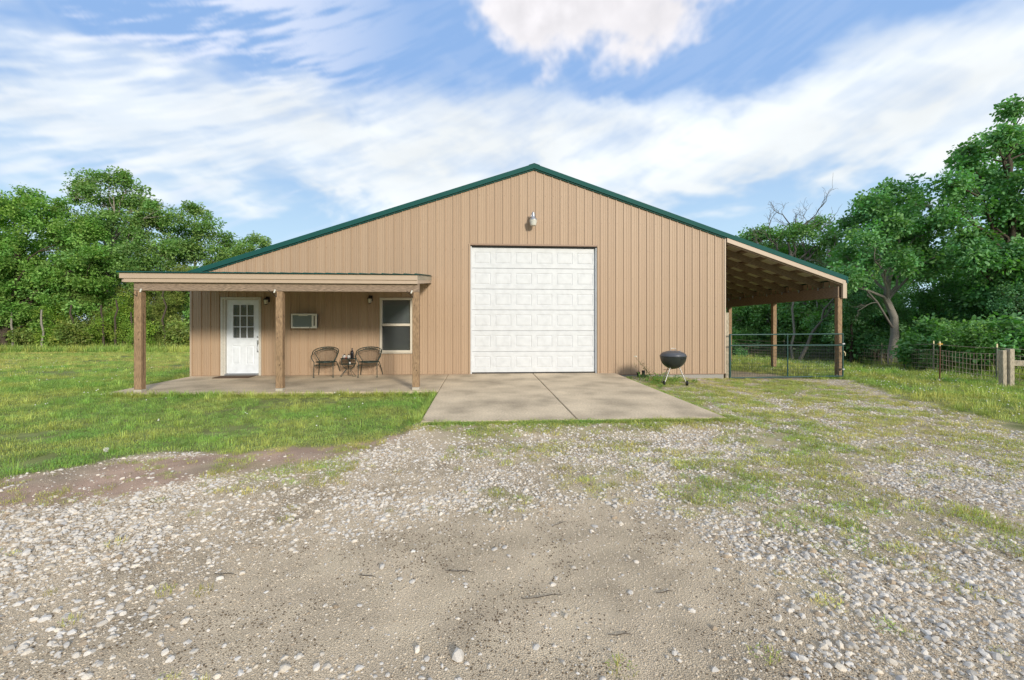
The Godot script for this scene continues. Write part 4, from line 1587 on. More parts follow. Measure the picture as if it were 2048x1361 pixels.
func build_dead_trees() -> void:
	var r := RandomNumberGenerator.new()
	r.seed = 77
	var g := at_depth(1575, 26.5)
	var t := thing("bare_tree", "leafless grey tree with fine bare branches over the lean-to roof", "tree", Vector3(g.x, ground_y(g.x, g.y) - 0.03, g.y))
	t.scale = Vector3.ONE * 1.36
	var mb := MB.new()
	mb.tube([Vector3(0, -0.1, 0), Vector3(0.1, 1.5, 0), Vector3(0.0, 3.2, 0.1), Vector3(0.15, 4.6, 0)], [0.16, 0.12, 0.10, 0.07], 8, false)
	obj("trunk", mb, mats.dead_wood, t)
	for q in [[Vector3(0.05, 3.2, 0), Vector3(0.55, 0.8, 0), 1.9, 0.06], [Vector3(0.1, 4.2, 0), Vector3(0.25, 0.95, 0.1), 1.5, 0.05], [Vector3(0.05, 3.8, 0), Vector3(-0.5, 0.8, 0), 1.6, 0.05], [Vector3(0.0, 2.9, 0), Vector3(-0.75, 0.65, 0.1), 1.8, 0.05], [Vector3(0.15, 4.5, 0), Vector3(-0.05, 1, 0), 1.3, 0.05], [Vector3(0.05, 3.5, 0), Vector3(0.85, 0.75, 0), 2.2, 0.06]]:
		var bm := MB.new()
		bare(bm, q[0], q[1].normalized(), q[2], q[3], 3, r)
		obj("branch", bm, mats.dead_wood, t)
	# fallen grey trunk leaning out of the wood
	var a := at_depth(1597, 23.5)
	var o := thing("fallen_trunk", "grey dead trunk leaning out of the wood behind the gate", "log", Vector3(a.x, ground_y(a.x, a.y), a.y))
	var fm := MB.new()
	var end: Vector3 = EYE + ray(1668, 598) * 22.5 - o.position
	limb(fm, Vector3(0, -0.05, 0), end, 0.10, 0.04, r, 7, 0.03)
	obj("log", fm, mats.dead_wood, o)
	for i in 6:
		var bm := MB.new()
		bare(bm, end * r.randf_range(0.5, 1.0), Vector3(r.randf_range(0.1, 0.8), r.randf_range(-0.1, 0.7), r.randfn() * 0.3).normalized(), r.randf_range(0.8, 1.5), 0.025, 2, r)
		obj("branch", bm, mats.dead_wood, o)
	# bare limb on the pale oak, and slim grey stems in the shade
	var w := thing("dead_limb", "long bare grey limb reaching down from the pale leaning oak", "branch", EYE + ray(1785, 655) * 20.0)
	var wm := MB.new()
	var wp := [Vector3.ZERO]
	for q in [[1755, 605], [1728, 575], [1710, 555]]:
		wp.append(EYE + ray(q[0], q[1]) * 19.6 - w.position)
	wm.tube(wp, [0.05, 0.04, 0.03, 0.015], 6, false)
	for i in 4:
		bare(wm, wp[1 + i % 3], Vector3(-0.7, r.randf_range(-0.3, 0.6), r.randfn() * 0.3).normalized(), r.randf_range(0.8, 1.4), 0.02, 2, r)
	inst("branch", wm.mesh(), mats.dead_wood, w)
	for q in [[1586, 24.0, 600, 0.07], [1708, 23.0, 640, 0.07], [1548, 26.0, 620, 0.06], [1640, 25.0, 600, 0.05]]:
		var p := at_depth(q[0], q[1])
		var s := thing("bare_stem_tree", "slim pale trunk in the shade behind the fence", "tree", Vector3(p.x, ground_y(p.x, p.y) - 0.05, p.y), 0.0, "slim trunks in the shade")
		var sm_ := MB.new()
		var topv: Vector3 = EYE + ray(q[0] + r.randf_range(-6, 10), q[2]) * q[1] - s.position
		limb(sm_, Vector3(0, -0.05, 0), topv, q[3], q[3] * 0.7, r, 7, 0.03)
		obj("trunk", sm_, mats.bark_pale, s)
	for q in [[25, 27.6, 655], [85, 27.4, 650], [150, 27.5, 640], [232, 27.8, 630], [268, 27.6, 655], [330, 28.0, 600], [208, 28.0, 640]]:
		var p := at_depth(q[0], q[1])
		var s := thing("bare_stem_tree", "slim trunk rising from the grass where lawn meets wood", "tree", Vector3(p.x, ground_y(p.x, p.y) - 0.05, p.y), 0.0, "slim trunks at the lawn edge")
		var sm_ := MB.new()
		var topv: Vector3 = EYE + ray(q[0] + r.randf_range(-8, 8), q[2] - 30.0) * q[1] - s.position
		limb(sm_, Vector3(0, -0.05, 0), topv, 0.07, 0.045, r, 7, 0.03)
		obj("trunk", sm_, mats.bark_pale if int(q[0]) % 2 else mats.bark, s)

# ------------------------------------------------------------------ fences and gate
func build_fences() -> void:
	# green tube gate across the lean-to
	var g := thing("farm_gate", "green tube gate with wire mesh across the open lean-to", "gate", Vector3(0, 0, 0))
	var z := 0.10
	var x0 := 7.30
	var x1 := 10.80
	var yb := -0.125
	for q in [[Vector3(x0, 1.115, z), Vector3(x1, 1.135, z)], [Vector3(x0, 0.80, z), Vector3(x1, 0.80, z)], [Vector3(x0, yb - 0.03, z), Vector3(x1, yb, z)]]:
		var m := MB.new()
		m.tube([q[0], q[1]], [0.021], 10)
		obj("rail", m, mats.gate_green, g)
	for q in [[x0, -0.16, 1.13, 0.03], [x1, -0.12, 1.16, 0.022], [9.07, yb, 1.115, 0.02]]:
		var m := MB.new()
		m.tube([Vector3(q[0], q[1], z), Vector3(q[0], q[2], z)], [q[3]], 10)
		obj("upright", m, mats.gate_green, g)
	var wm := MB.new()
	var x := x0 + 0.05
	while x < x1:
		wm.tube([Vector3(x, yb, z - 0.022), Vector3(x, 0.80, z - 0.022)], [0.0035], 3, false)
		x += 0.0508
	var y := yb + 0.09
	while y < 0.78:
		wm.tube([Vector3(x0, y, z - 0.026), Vector3(x1, y, z - 0.026)], [0.0035], 3, false)
		y += 0.1016
	obj("wire_mesh", wm, mats.gate_wire, g).set_meta("kind", "stuff")
	for yy: float in [0.84, 0.08]:
		var hg := MB.new()
		hg.bx(x1 - 0.03, x1 + 0.05, yy - 0.02, yy + 0.02, z - 0.09, z + 0.03, 0.005)
		obj("hinge", hg, mats.galvanised, g)
	var rp := MB.new()
	rp.tube([Vector3(x1 + 0.03, 0.62, z), Vector3(x1 + 0.07, 0.56, z + 0.01), Vector3(x1 + 0.075, 0.48, z)], [0.012, 0.016, 0.01], 6)
	var ro := obj("rope_end", rp, mats.cream_paint)
	meta(ro, "short pale rope end tied beside the gate hinge post", "rope")

	# wire fence behind: T-posts and woven wire
	var line := [Vector2(8.6, -12.6), Vector2(14.2, -12.1), Vector2(18.4, -8.8), Vector2(17.5, -5.75), Vector2(15.2, -1.3), Vector2(14.2, 1.4), Vector2(13.6, 4.2)]
	var f := thing("wire_fence", "rusty woven wire fence on steel posts along the wood", "fence")
	var posts := []
	for i in line.size() - 1:
		var n := maxi(1, int(line[i].distance_to(line[i + 1]) / 2.3))
		for j in n:
			posts.append(line[i].lerp(line[i + 1], float(j) / n))
	posts.append(line[-1])
	var r := RandomNumberGenerator.new()
	r.seed = 31
	for p: Vector2 in posts:
		var m := MB.new()
		var gy := ground_y(p.x, p.y)
		var tilt := Basis(Vector3(0, 0, 1), r.randfn() * 0.03)
		m.box(Transform3D(tilt, Vector3(p.x, gy + 0.48, p.y)), Vector3(0.036, 1.06, 0.007), 0.001)
		m.box(Transform3D(tilt, Vector3(p.x, gy + 0.48, p.y - 0.018)), Vector3(0.007, 1.06, 0.03), 0.001)
		var po := obj("fence_post", m, mats.tpost, f)
		var cm := MB.new()
		cm.box(Transform3D(tilt, Vector3(p.x, gy + 1.04, p.y)), Vector3(0.040, 0.10, 0.012), 0.002)
		obj("painted_tip", cm, mats.cream_paint, po)
	# sag the wire between posts
	for k in 7:
		var h: float = [0.06, 0.19, 0.33, 0.48, 0.64, 0.80, 0.98][k]
		var pts := []
		for i in posts.size() - 1:
			for j in 3:
				var q: Vector2 = posts[i].lerp(posts[i + 1], j / 3.0)
				pts.append(Vector3(q.x, ground_y(q.x, q.y) + h - (0.02 if j > 0 else 0.0) + r.randf_range(-0.012, 0.012), q.y + 0.012))
		var e: Vector2 = posts[-1]
		pts.append(Vector3(e.x, ground_y(e.x, e.y) + h, e.y + 0.012))
		var m := MB.new()
		m.tube(pts, [0.006], 4, false)
		obj("wire", m, mats.wire, f)
	var vm := MB.new()
	for i in posts.size() - 1:
		var n := int(posts[i].distance_to(posts[i + 1]) / 0.155)
		for j in n:
			var q: Vector2 = posts[i].lerp(posts[i + 1], float(j) / n)
			var gy := ground_y(q.x, q.y)
			vm.tube([Vector3(q.x, gy + 0.06, q.y + 0.012), Vector3(q.x + r.randf_range(-0.02, 0.02), gy + 0.5, q.y + 0.012), Vector3(q.x + r.randf_range(-0.015, 0.015), gy + 0.80, q.y + 0.012)], [0.0034], 3, false)
	obj("stay_wires", vm, mats.wire, f).set_meta("kind", "stuff")

	# rusty rod with a yellow insulator
	var pp := on_ground(1880, 764)
	var gy0 := ground_y(pp.x, pp.y)
	var pt := thing("rusty_rod", "ribbed rusty rod with a yellow insulator near its top", "post", Vector3(pp.x, gy0, pp.y))
	var rm := MB.new()
	var rp2 := []
	var rr := []
	var yy := -0.1
	while yy < 1.12:
		rp2.append(Vector3(0.01 * sin(yy * 2.0), yy, 0)); rr.append(0.014)
		rp2.append(Vector3(0.01 * sin(yy * 2.0), yy + 0.02, 0)); rr.append(0.018)
		yy += 0.04
	rm.tube(rp2, rr, 8)
	obj("rod", rm, mats.rust, pt)
	var im := MB.new()
	im.lathe([Vector2(0.0, 1.16), Vector2(0.022, 1.155), Vector2(0.024, 1.09), Vector2(0.022, 1.03), Vector2(0.0, 1.03)].duplicate(), 10, Transform3D())
	obj("tip", im, mats.cream_paint, pt)
	im = MB.new()
	im.bx(-0.045, 0.07, 1.075, 1.10, -0.03, 0.03, 0.006)
	obj("insulator", im, mats.yellow_plastic, pt)

	# wooden rail fence
	var a := on_ground(2020, 773)
	var wf := thing("wooden_fence", "weathered double fence post with one wooden rail beside the grass", "fence", Vector3(a.x, ground_y(a.x, a.y), a.y))
	var m1 := MB.new()
	m1.bx(-0.065, 0.065, -0.3, 0.985, -0.065, 0.065, 0.008)
	obj("post", m1, mats.wood_grey, wf)
	var m2 := MB.new()
	m2.box(Transform3D(Basis(Vector3(0, 0, 1), 0.012), Vector3(-0.135, 0.32, -0.05)), Vector3(0.11, 1.26, 0.12), 0.008)
	obj("post", m2, mats.wood_grey, wf)
	var m3 := MB.new()
	m3.box(Transform3D(Basis(Vector3.UP, -0.35) * Basis(Vector3(0, 0, 1), -0.03), Vector3(1.28, 0.58, 0.42)), Vector3(2.6, 0.15, 0.09), 0.01)
	obj("rail", m3, mats.wood_beam, wf).material_override = mats.wood_grey

# ------------------------------------------------------------------ porch furniture and fittings
func make_chair(at: Vector3, turn: float, label: String) -> void:
	var c := thing("patio_chair", label, "chair", at, turn, "iron chairs on the porch")
	var hw := 0.245
	var fz := 0.25
	var bz := -0.22
	var sy := 0.40
	# legs
	for s: int in [-1, 1]:
		var m := MB.new()
		m.tube([Vector3(s * hw, 0.006, fz), Vector3(s * hw, 0.2, fz), Vector3(s * (hw - 0.005), sy, fz - 0.01)], [0.0105], 8)
		m.lathe([Vector2(0.0, 0.012), Vector2(0.02, 0.010), Vector2(0.022, 0.0)], 10, Transform3D(Basis(), Vector3(s * hw, 0.0, fz)))
		obj("leg", m, mats.chair_iron, c)
		m = MB.new()
		m.tube([Vector3(s * 0.30, 0.006, bz - 0.16), Vector3(s * 0.275, 0.15, bz - 0.11), Vector3(s * 0.25, 0.29, bz - 0.05), Vector3(s * 0.225, sy - 0.01, bz + 0.03)], [0.0105], 8)
		m.lathe([Vector2(0.0, 0.012), Vector2(0.02, 0.010), Vector2(0.022, 0.0)], 10, Transform3D(Basis(), Vector3(s * 0.30, 0.0, bz - 0.16)))
		obj("leg", m, mats.chair_iron, c)
	var st := MB.new()
	st.tube([Vector3(-hw, 0.325, fz), Vector3(hw, 0.325, fz)], [0.007], 6)
	st.tube([Vector3(-hw, 0.30, fz), Vector3(-hw, 0.30, fz)+ Vector3(0.02, 0, -0.42)], [0.006], 6)
	st.tube([Vector3(hw, 0.30, fz), Vector3(hw, 0.30, fz) + Vector3(-0.02, 0, -0.42)], [0.006], 6)
	obj("stretcher", st, mats.chair_iron, c)
	# seat rim and mesh
	var rim := []
	for i in 25:
		var t := float(i) / 24.0
		var a := t * TAU
		rim.append(Vector3(sin(a) * 0.255 * (1.0 - 0.06 * cos(a)), sy, 0.015 + cos(a) * 0.25))
	var sr := MB.new()
	sr.tube(rim, [0.013], 8, false)
	obj("seat_frame", sr, mats.chair_iron, c)
	var sm_ := MB.new()
	var q := -0.24
	while q < 0.245:
		var w := 0.25 * sqrt(maxf(0.0, 1.0 - pow(q / 0.255, 2)))
		sm_.tube([Vector3(q, sy - 0.004, 0.015 - w), Vector3(q, sy - 0.012, 0.015), Vector3(q, sy - 0.004, 0.015 + w)], [0.0022], 3, false)
		sm_.tube([Vector3(-w, sy - 0.006, 0.015 + q), Vector3(w, sy - 0.006, 0.015 + q)], [0.0022], 3, false)
		q += 0.0125
	obj("seat_mesh", sm_, mats.mesh_iron, c).set_meta("kind", "stuff")
	# barrel back: top rail from arm to arm, lower back hoop, mesh between
	var rail := func(t: float) -> Vector3:  # t from -1 to 1 round the back
		var a := t * PI * 0.62
		var up := cos(t * PI * 0.5)
		return Vector3(sin(a) * (0.315 + 0.02 * absf(t)), 0.60 + 0.195 * pow(up, 0.8), 0.03 - cos(a) * 0.28)
	var tp := [Vector3(-0.245, sy, 0.22), Vector3(-0.285, 0.47, 0.25), Vector3(-0.325, 0.555, 0.21)]
	for i in 25:
		tp.append(rail.call(-0.96 + 1.92 * i / 24.0))
	tp.append_array([Vector3(0.325, 0.555, 0.21), Vector3(0.285, 0.47, 0.25), Vector3(0.245, sy, 0.22)])
	var tr := MB.new()
	tr.tube(tp, [0.012], 8, false)
	obj("arm_rail", tr, mats.chair_iron, c)
	var low := func(t: float) -> Vector3:
		var a := t * PI * 0.48
		return Vector3(sin(a) * 0.235, sy + 0.008, 0.02 - cos(a) * 0.235)
	var ih := []
	for i in 21:
		var t := -0.66 + 1.32 * i / 20.0
		ih.append(rail.call(t) + Vector3(0, -0.062, 0.006))
	var hp := MB.new()
	hp.tube([low.call(-0.66)] + ih + [low.call(0.66)], [0.009], 7, false)
	obj("back_hoop", hp, mats.chair_iron, c)
	var bm := MB.new()
	var n := 34
	for i in n + 1:
		var t := -0.66 + 1.32 * i / n
		bm.tube([low.call(t), rail.call(t) + Vector3(0, -0.062, 0.006)], [0.0013], 3, false)
	for j in range(1, 18):
		var pts := []
		for i in 13:
			var t := -0.66 + 1.32 * i / 12.0
			pts.append(low.call(t).lerp(rail.call(t) + Vector3(0, -0.062, 0.006), j / 18.0))
		bm.tube(pts, [0.0013], 3, false)
	obj("back_mesh", bm, mats.mesh_iron, c).set_meta("kind", "stuff")
	# leaf scroll ornament and rail spacers
	var orn := MB.new()
	for i in 9:
		var t := -0.24 + 0.48 * i / 8.0
		var ctr: Vector3 = rail.call(t) + Vector3(0, -0.03, 0.004)
		var tilt := 0.9 if i % 2 else -0.9
		orn.lathe([Vector2(0.0, -0.028), Vector2(0.009, -0.012), Vector2(0.011, 0.0), Vector2(0.009, 0.012), Vector2(0.0, 0.028)], 6, Transform3D(Basis(Vector3(0, 0, 1), tilt), ctr))
	obj("leaf_ornament", orn, mats.chair_iron, c)
	for t: float in [-0.6, -0.45, -0.33, 0.33, 0.45, 0.6]:
		var sp := MB.new()
		sp.tube([rail.call(t), rail.call(t) + Vector3(0, -0.062, 0.006)], [0.006], 5)
		obj("spacer", sp, mats.chair_iron, c)

func build_furniture() -> void:
	var cy := slab_y(0.5) + 0.004
	make_chair(Vector3(-4.19, cy, 0.36), 0.06, "wrought iron barrel chair under the air conditioner")
	make_chair(Vector3(-3.03, cy, 0.40), 0.06, "wrought iron barrel chair in front of the window")
	# side table
	var t := thing("side_table", "small round wire side table between the two iron chairs", "table", Vector3(-3.60, cy, 0.34))
	var tm := MB.new()
	var ring := []
	for i in 29:
		ring.append(Vector3(cos(TAU * i / 28.0) * 0.205, 0.485, sin(TAU * i / 28.0) * 0.205))
	tm.tube(ring, [0.009], 6, false)
	var q := -0.2
	while q < 0.201:
		var w := sqrt(maxf(0.0, 0.2 * 0.2 - q * q))
		tm.tube([Vector3(q, 0.485, -w), Vector3(q, 0.485, w)], [0.0022], 3, false)
		tm.tube([Vector3(-w, 0.487, q), Vector3(w, 0.487, q)], [0.0022], 3, false)
		q += 0.016
	obj("table_top", tm, mats.chair_iron, t)
	var sh := MB.new()
	ring = []
	for i in 25:
		ring.append(Vector3(cos(TAU * i / 24.0) * 0.205, 0.335, sin(TAU * i / 24.0) * 0.205))
	sh.tube(ring, [0.007], 6, false)
	sh.lathe([Vector2(0.0, 0.338), Vector2(0.13, 0.338), Vector2(0.13, 0.330), Vector2(0.0, 0.330)], 20, Transform3D())
	for i in 6:
		var a := TAU * i / 6.0
		sh.tube([Vector3(cos(a) * 0.13, 0.334, sin(a) * 0.13), Vector3(cos(a) * 0.205, 0.335, sin(a) * 0.205)], [0.005], 5)
	obj("shelf", sh, mats.chair_iron, t)
	for k in 3:
		var hp := MB.new()
		var pts := []
		var a := PI * k / 3.0 + 0.2
		for i in 17:
			var b := PI + PI * i / 16.0
			pts.append(Vector3(cos(a) * cos(b) * 0.205, 0.40 + sin(b) * 0.205 + (0.085 if i == 0 or i == 16 else 0.0), sin(a) * cos(b) * 0.205))
		hp.tube(pts, [0.0065], 6)
		obj("hoop", hp, mats.chair_iron, t)
		var lg := MB.new()
		for s: int in [-1, 1]:
			var b := TAU * k / 3.0 + 0.5
			var foot := Vector3(cos(b) * 0.21, 0.006, sin(b) * 0.21)
			var sd := Vector3(-sin(b), 0, cos(b)) * 0.04 * s
			lg.tube([Vector3(cos(b) * 0.05, 0.205, sin(b) * 0.05) + sd * 0.3, foot + sd * 1.3, foot * 0.86], [0.006], 6)
		obj("leg", lg, mats.chair_iron, t)
	# things on the table
	var top := Vector3(-3.60, cy + 0.495, 0.34)
	var bt := thing("dark_bottle", "tall dark glossy bottle at the back of the wire table", "bottle", top + Vector3(0.085, 0.0, -0.04))
	var m := MB.new()
	m.lathe([Vector2(0.0, 0.0), Vector2(0.040, 0.0), Vector2(0.043, 0.01), Vector2(0.043, 0.14), Vector2(0.036, 0.175), Vector2(0.022, 0.205), Vector2(0.016, 0.23), Vector2(0.016, 0.245)], 18, Transform3D())
	obj("body", m, mats.bottle, bt)
	m = MB.new()
	m.lathe([Vector2(0.017, 0.243), Vector2(0.019, 0.246), Vector2(0.019, 0.268), Vector2(0.0, 0.272)], 14, Transform3D())
	obj("cap", m, mats.black_iron, bt)
	var n := 0
	for e in [[-0.10, 0.03, "black and white patterned jar with knobbed lid on the wire table, by the pale card"], [0.02, 0.05, "black and white patterned jar with knobbed lid on the wire table, by the dark bottle"]]:
		var j := thing("patterned_jar", e[2], "jar", top + Vector3(e[0], 0.0, e[1]), 0.0, "patterned jars on the table")
		m = MB.new()
		m.lathe([Vector2(0.0, 0.0), Vector2(0.038, 0.0), Vector2(0.047, 0.03), Vector2(0.045, 0.065), Vector2(0.032, 0.085)], 16, Transform3D())
		obj("body", m, mats.ceramic, j)
		for rr in 3:
			for k in 7:
				var a := TAU * (k + 0.5 * (rr % 2)) / 7.0
				var dm := MB.new()
				var hy := 0.018 + rr * 0.023
				dm.box(Transform3D(Basis(Vector3.UP, -a), Vector3(cos(a) * 0.0455, hy, sin(a) * 0.0455)), Vector3(0.006, 0.012, 0.020), 0.002)
				obj("dark_spot", dm, mats.black_iron, j)
		m = MB.new()
		m.lathe([Vector2(0.034, 0.084), Vector2(0.036, 0.09), Vector2(0.02, 0.10), Vector2(0.006, 0.106), Vector2(0.011, 0.116), Vector2(0.0, 0.124)], 14, Transform3D())
		obj("lid", m, mats.black_iron, j)
		n += 1
	var rd := thing("red_dish", "low reddish dish between the two patterned jars", "dish", top + Vector3(-0.04, 0.0, 0.10))
	m = MB.new()
	m.lathe([Vector2(0.0, 0.0), Vector2(0.025, 0.0), Vector2(0.034, 0.03), Vector2(0.030, 0.03), Vector2(0.0, 0.008)], 14, Transform3D())
	obj("bowl", m, mats.red_band, rd)
	var cd := MB.new()
	cd.box(Transform3D(Basis(Vector3(0, 0, 1), -0.35), Vector3(-3.60 - 0.160, cy + 0.495 + 0.052, 0.34 - 0.02)), Vector3(0.006, 0.10, 0.07), 0.001)
	var co := obj("pale_card", cd, mats.plastic_white)
	meta(co, "small pale card leaning on a patterned jar on the wire table", "card")
	var sj := thing("shelf_jar", "small whitish jar on the lower shelf of the wire table", "jar", Vector3(-3.56, cy + 0.339, 0.36))
	m = MB.new()
	m.lathe([Vector2(0.0, 0.0), Vector2(0.022, 0.0), Vector2(0.026, 0.02), Vector2(0.022, 0.045), Vector2(0.014, 0.052), Vector2(0.0, 0.052)], 14, Transform3D())
	obj("body", m, mats.ceramic, sj)
	m = MB.new()
	m.lathe([Vector2(0.018, 0.053), Vector2(0.026, 0.07), Vector2(0.014, 0.10), Vector2(0.0, 0.12)], 12, Transform3D())
	obj("lid", m, mats.black_iron, sj)
	# doormat
	var dm := MB.new()
	dm.box(Transform3D(Basis(Vector3.UP, 0.02) * Basis(Vector3.RIGHT, 0.02), Vector3(-6.58, slab_y(0.36) + 0.012, 0.36)), Vector3(0.90, 0.014, 0.46), 0.005)
	var d_o := obj("doormat", dm, mats.mat_brown)
	meta(d_o, "flat brown doormat on the concrete in front of the entry door", "doormat")
	build_fittings()
	build_grill()

func build_fittings() -> void:
	# air conditioner through the wall
	var a := thing("air_conditioner", "cream air conditioner set through the metal wall above an iron chair", "air conditioner", Vector3(-4.835, 1.51, 0.0))
	var m := MB.new()
	m.bx(-0.315, 0.315, -0.175, 0.19, -0.10, 0.17, 0.006)
	obj("sleeve", m, mats.near_black, a)
	m = MB.new()
	ring_frame(m, -0.345, 0.345, -0.205, 0.195, 0.040, 0.172, 0.205, 0.008)
	m.bx(0.205, 0.305, -0.165, 0.155, 0.172, 0.203, 0.004)
	obj("bezel", m, mats.plastic_white, a)
	m = MB.new()
	m.bx(-0.305, 0.205, -0.165, 0.155, 0.160, 0.178)
	obj("back_panel", m, mats.coil, a)
	for i in 15:
		var s := MB.new()
		s.box(Transform3D(Basis(Vector3.RIGHT, 0.5), Vector3(-0.05, -0.150 + i * 0.0207, 0.188)), Vector3(0.51, 0.004, 0.018), 0.001)
		obj("louver", s, mats.coil, a)
	m = MB.new()
	m.bx(0.262, 0.288, -0.14, 0.13, 0.2035, 0.207, 0.001)
	obj("vent_slot", m, mats.near_black, a)
	m = MB.new()
	m.bx(-0.14, 0.10, 0.130, 0.154, 0.20, 0.212, 0.004)
	obj("name_strip", m, mats.plastic_white, a)
	m = MB.new()
	m.bx(0.15, 0.175, -0.192, -0.175, 0.2055, 0.210, 0.001)
	obj("badge", m, mats.near_black, a)
	# porch lanterns
	for q in [[-5.872, 2.045, "dark wall lantern with clear glass beside the entry door"], [-3.088, 2.09, "dark wall lantern with clear glass beside the window"]]:
		var l := thing("wall_lantern", q[2], "wall lamp", Vector3(q[0], q[1], 0.0), 0.0, "lanterns on the porch wall")
		m = MB.new()
		m.bx(-0.055, 0.055, -0.02, 0.13, 0.004, 0.035, 0.008)
		obj("back_plate", m, mats.bronze, l)
		m = MB.new()
		m.tube([Vector3(0, 0.09, 0.03), Vector3(0, 0.125, 0.07), Vector3(0, 0.115, 0.12), Vector3(0, 0.085, 0.13)], [0.009], 7)
		obj("arm", m, mats.bronze, l)
		m = MB.new()
		m.lathe([Vector2(0.0, 0.092), Vector2(0.02, 0.088), Vector2(0.075, 0.045), Vector2(0.078, 0.035), Vector2(0.06, 0.035)], 8, Transform3D(Basis(), Vector3(0, 0, 0.13)))
		obj("cap", m, mats.bronze, l)
		m = MB.new()
		m.lathe([Vector2(0.056, 0.034), Vector2(0.052, -0.03), Vector2(0.042, -0.085), Vector2(0.0, -0.085)], 8, Transform3D(Basis(), Vector3(0, 0, 0.13)))
		obj("glass_shade", m, mats.lamp_glass, l)
		for k in 4:
			var b := TAU * (k + 0.5) / 4.0
			m = MB.new()
			m.tube([Vector3(cos(b) * 0.058, 0.035, 0.13 + sin(b) * 0.058), Vector3(cos(b) * 0.045, -0.088, 0.13 + sin(b) * 0.045)], [0.004], 5)
			obj("bar", m, mats.bronze, l)
		m = MB.new()
		m.lathe([Vector2(0.046, -0.084), Vector2(0.040, -0.095), Vector2(0.0, -0.105)], 8, Transform3D(Basis(), Vector3(0, 0, 0.13)))
		obj("base", m, mats.bronze, l)
	# security light on the gable
	var s := thing("yard_light", "galvanised yard light with ribbed lens high on the gable", "wall lamp", Vector3(1.470, 4.36, 0.0))
	m = MB.new()
	m.bx(-0.045, 0.045, 0.06, 0.20, 0.004, 0.03, 0.006)
	obj("bracket", m, mats.galvanised, s)
	m = MB.new()
	m.tube([Vector3(0, 0.13, 0.02), Vector3(0, 0.13, 0.22)], [0.022], 10)
	obj("arm", m, mats.galvanised, s)
	m = MB.new()
	m.lathe([Vector2(0.0, 0.205), Vector2(0.04, 0.205), Vector2(0.048, 0.195), Vector2(0.05, 0.12), Vector2(0.058, 0.10), Vector2(0.062, 0.06), Vector2(0.10, 0.035), Vector2(0.118, 0.0), Vector2(0.110, -0.004)], 24, Transform3D(Basis(), Vector3(0, 0, 0.24)))
	obj("housing", m, mats.galvanised, s)
	m = MB.new()
	var pr := []
	for i in 13:
		var f := i / 12.0
		pr.append(Vector2(lerpf(0.110, 0.082, f) + (0.003 if i % 2 else 0.0), lerpf(-0.002, -0.155, f)))
	pr.append(Vector2(0.07, -0.165))
	pr.append(Vector2(0.0, -0.168))
	m.lathe(pr, 28, Transform3D(Basis(), Vector3(0, 0, 0.24)))
	obj("lens", m, mats.lens, s)
	m = MB.new()
	m.lathe([Vector2(0.0, 0.235), Vector2(0.018, 0.235), Vector2(0.022, 0.205)], 10, Transform3D(Basis(), Vector3(0.0, 0, 0.24)))
	obj("light_sensor", m, mats.galvanised, s)

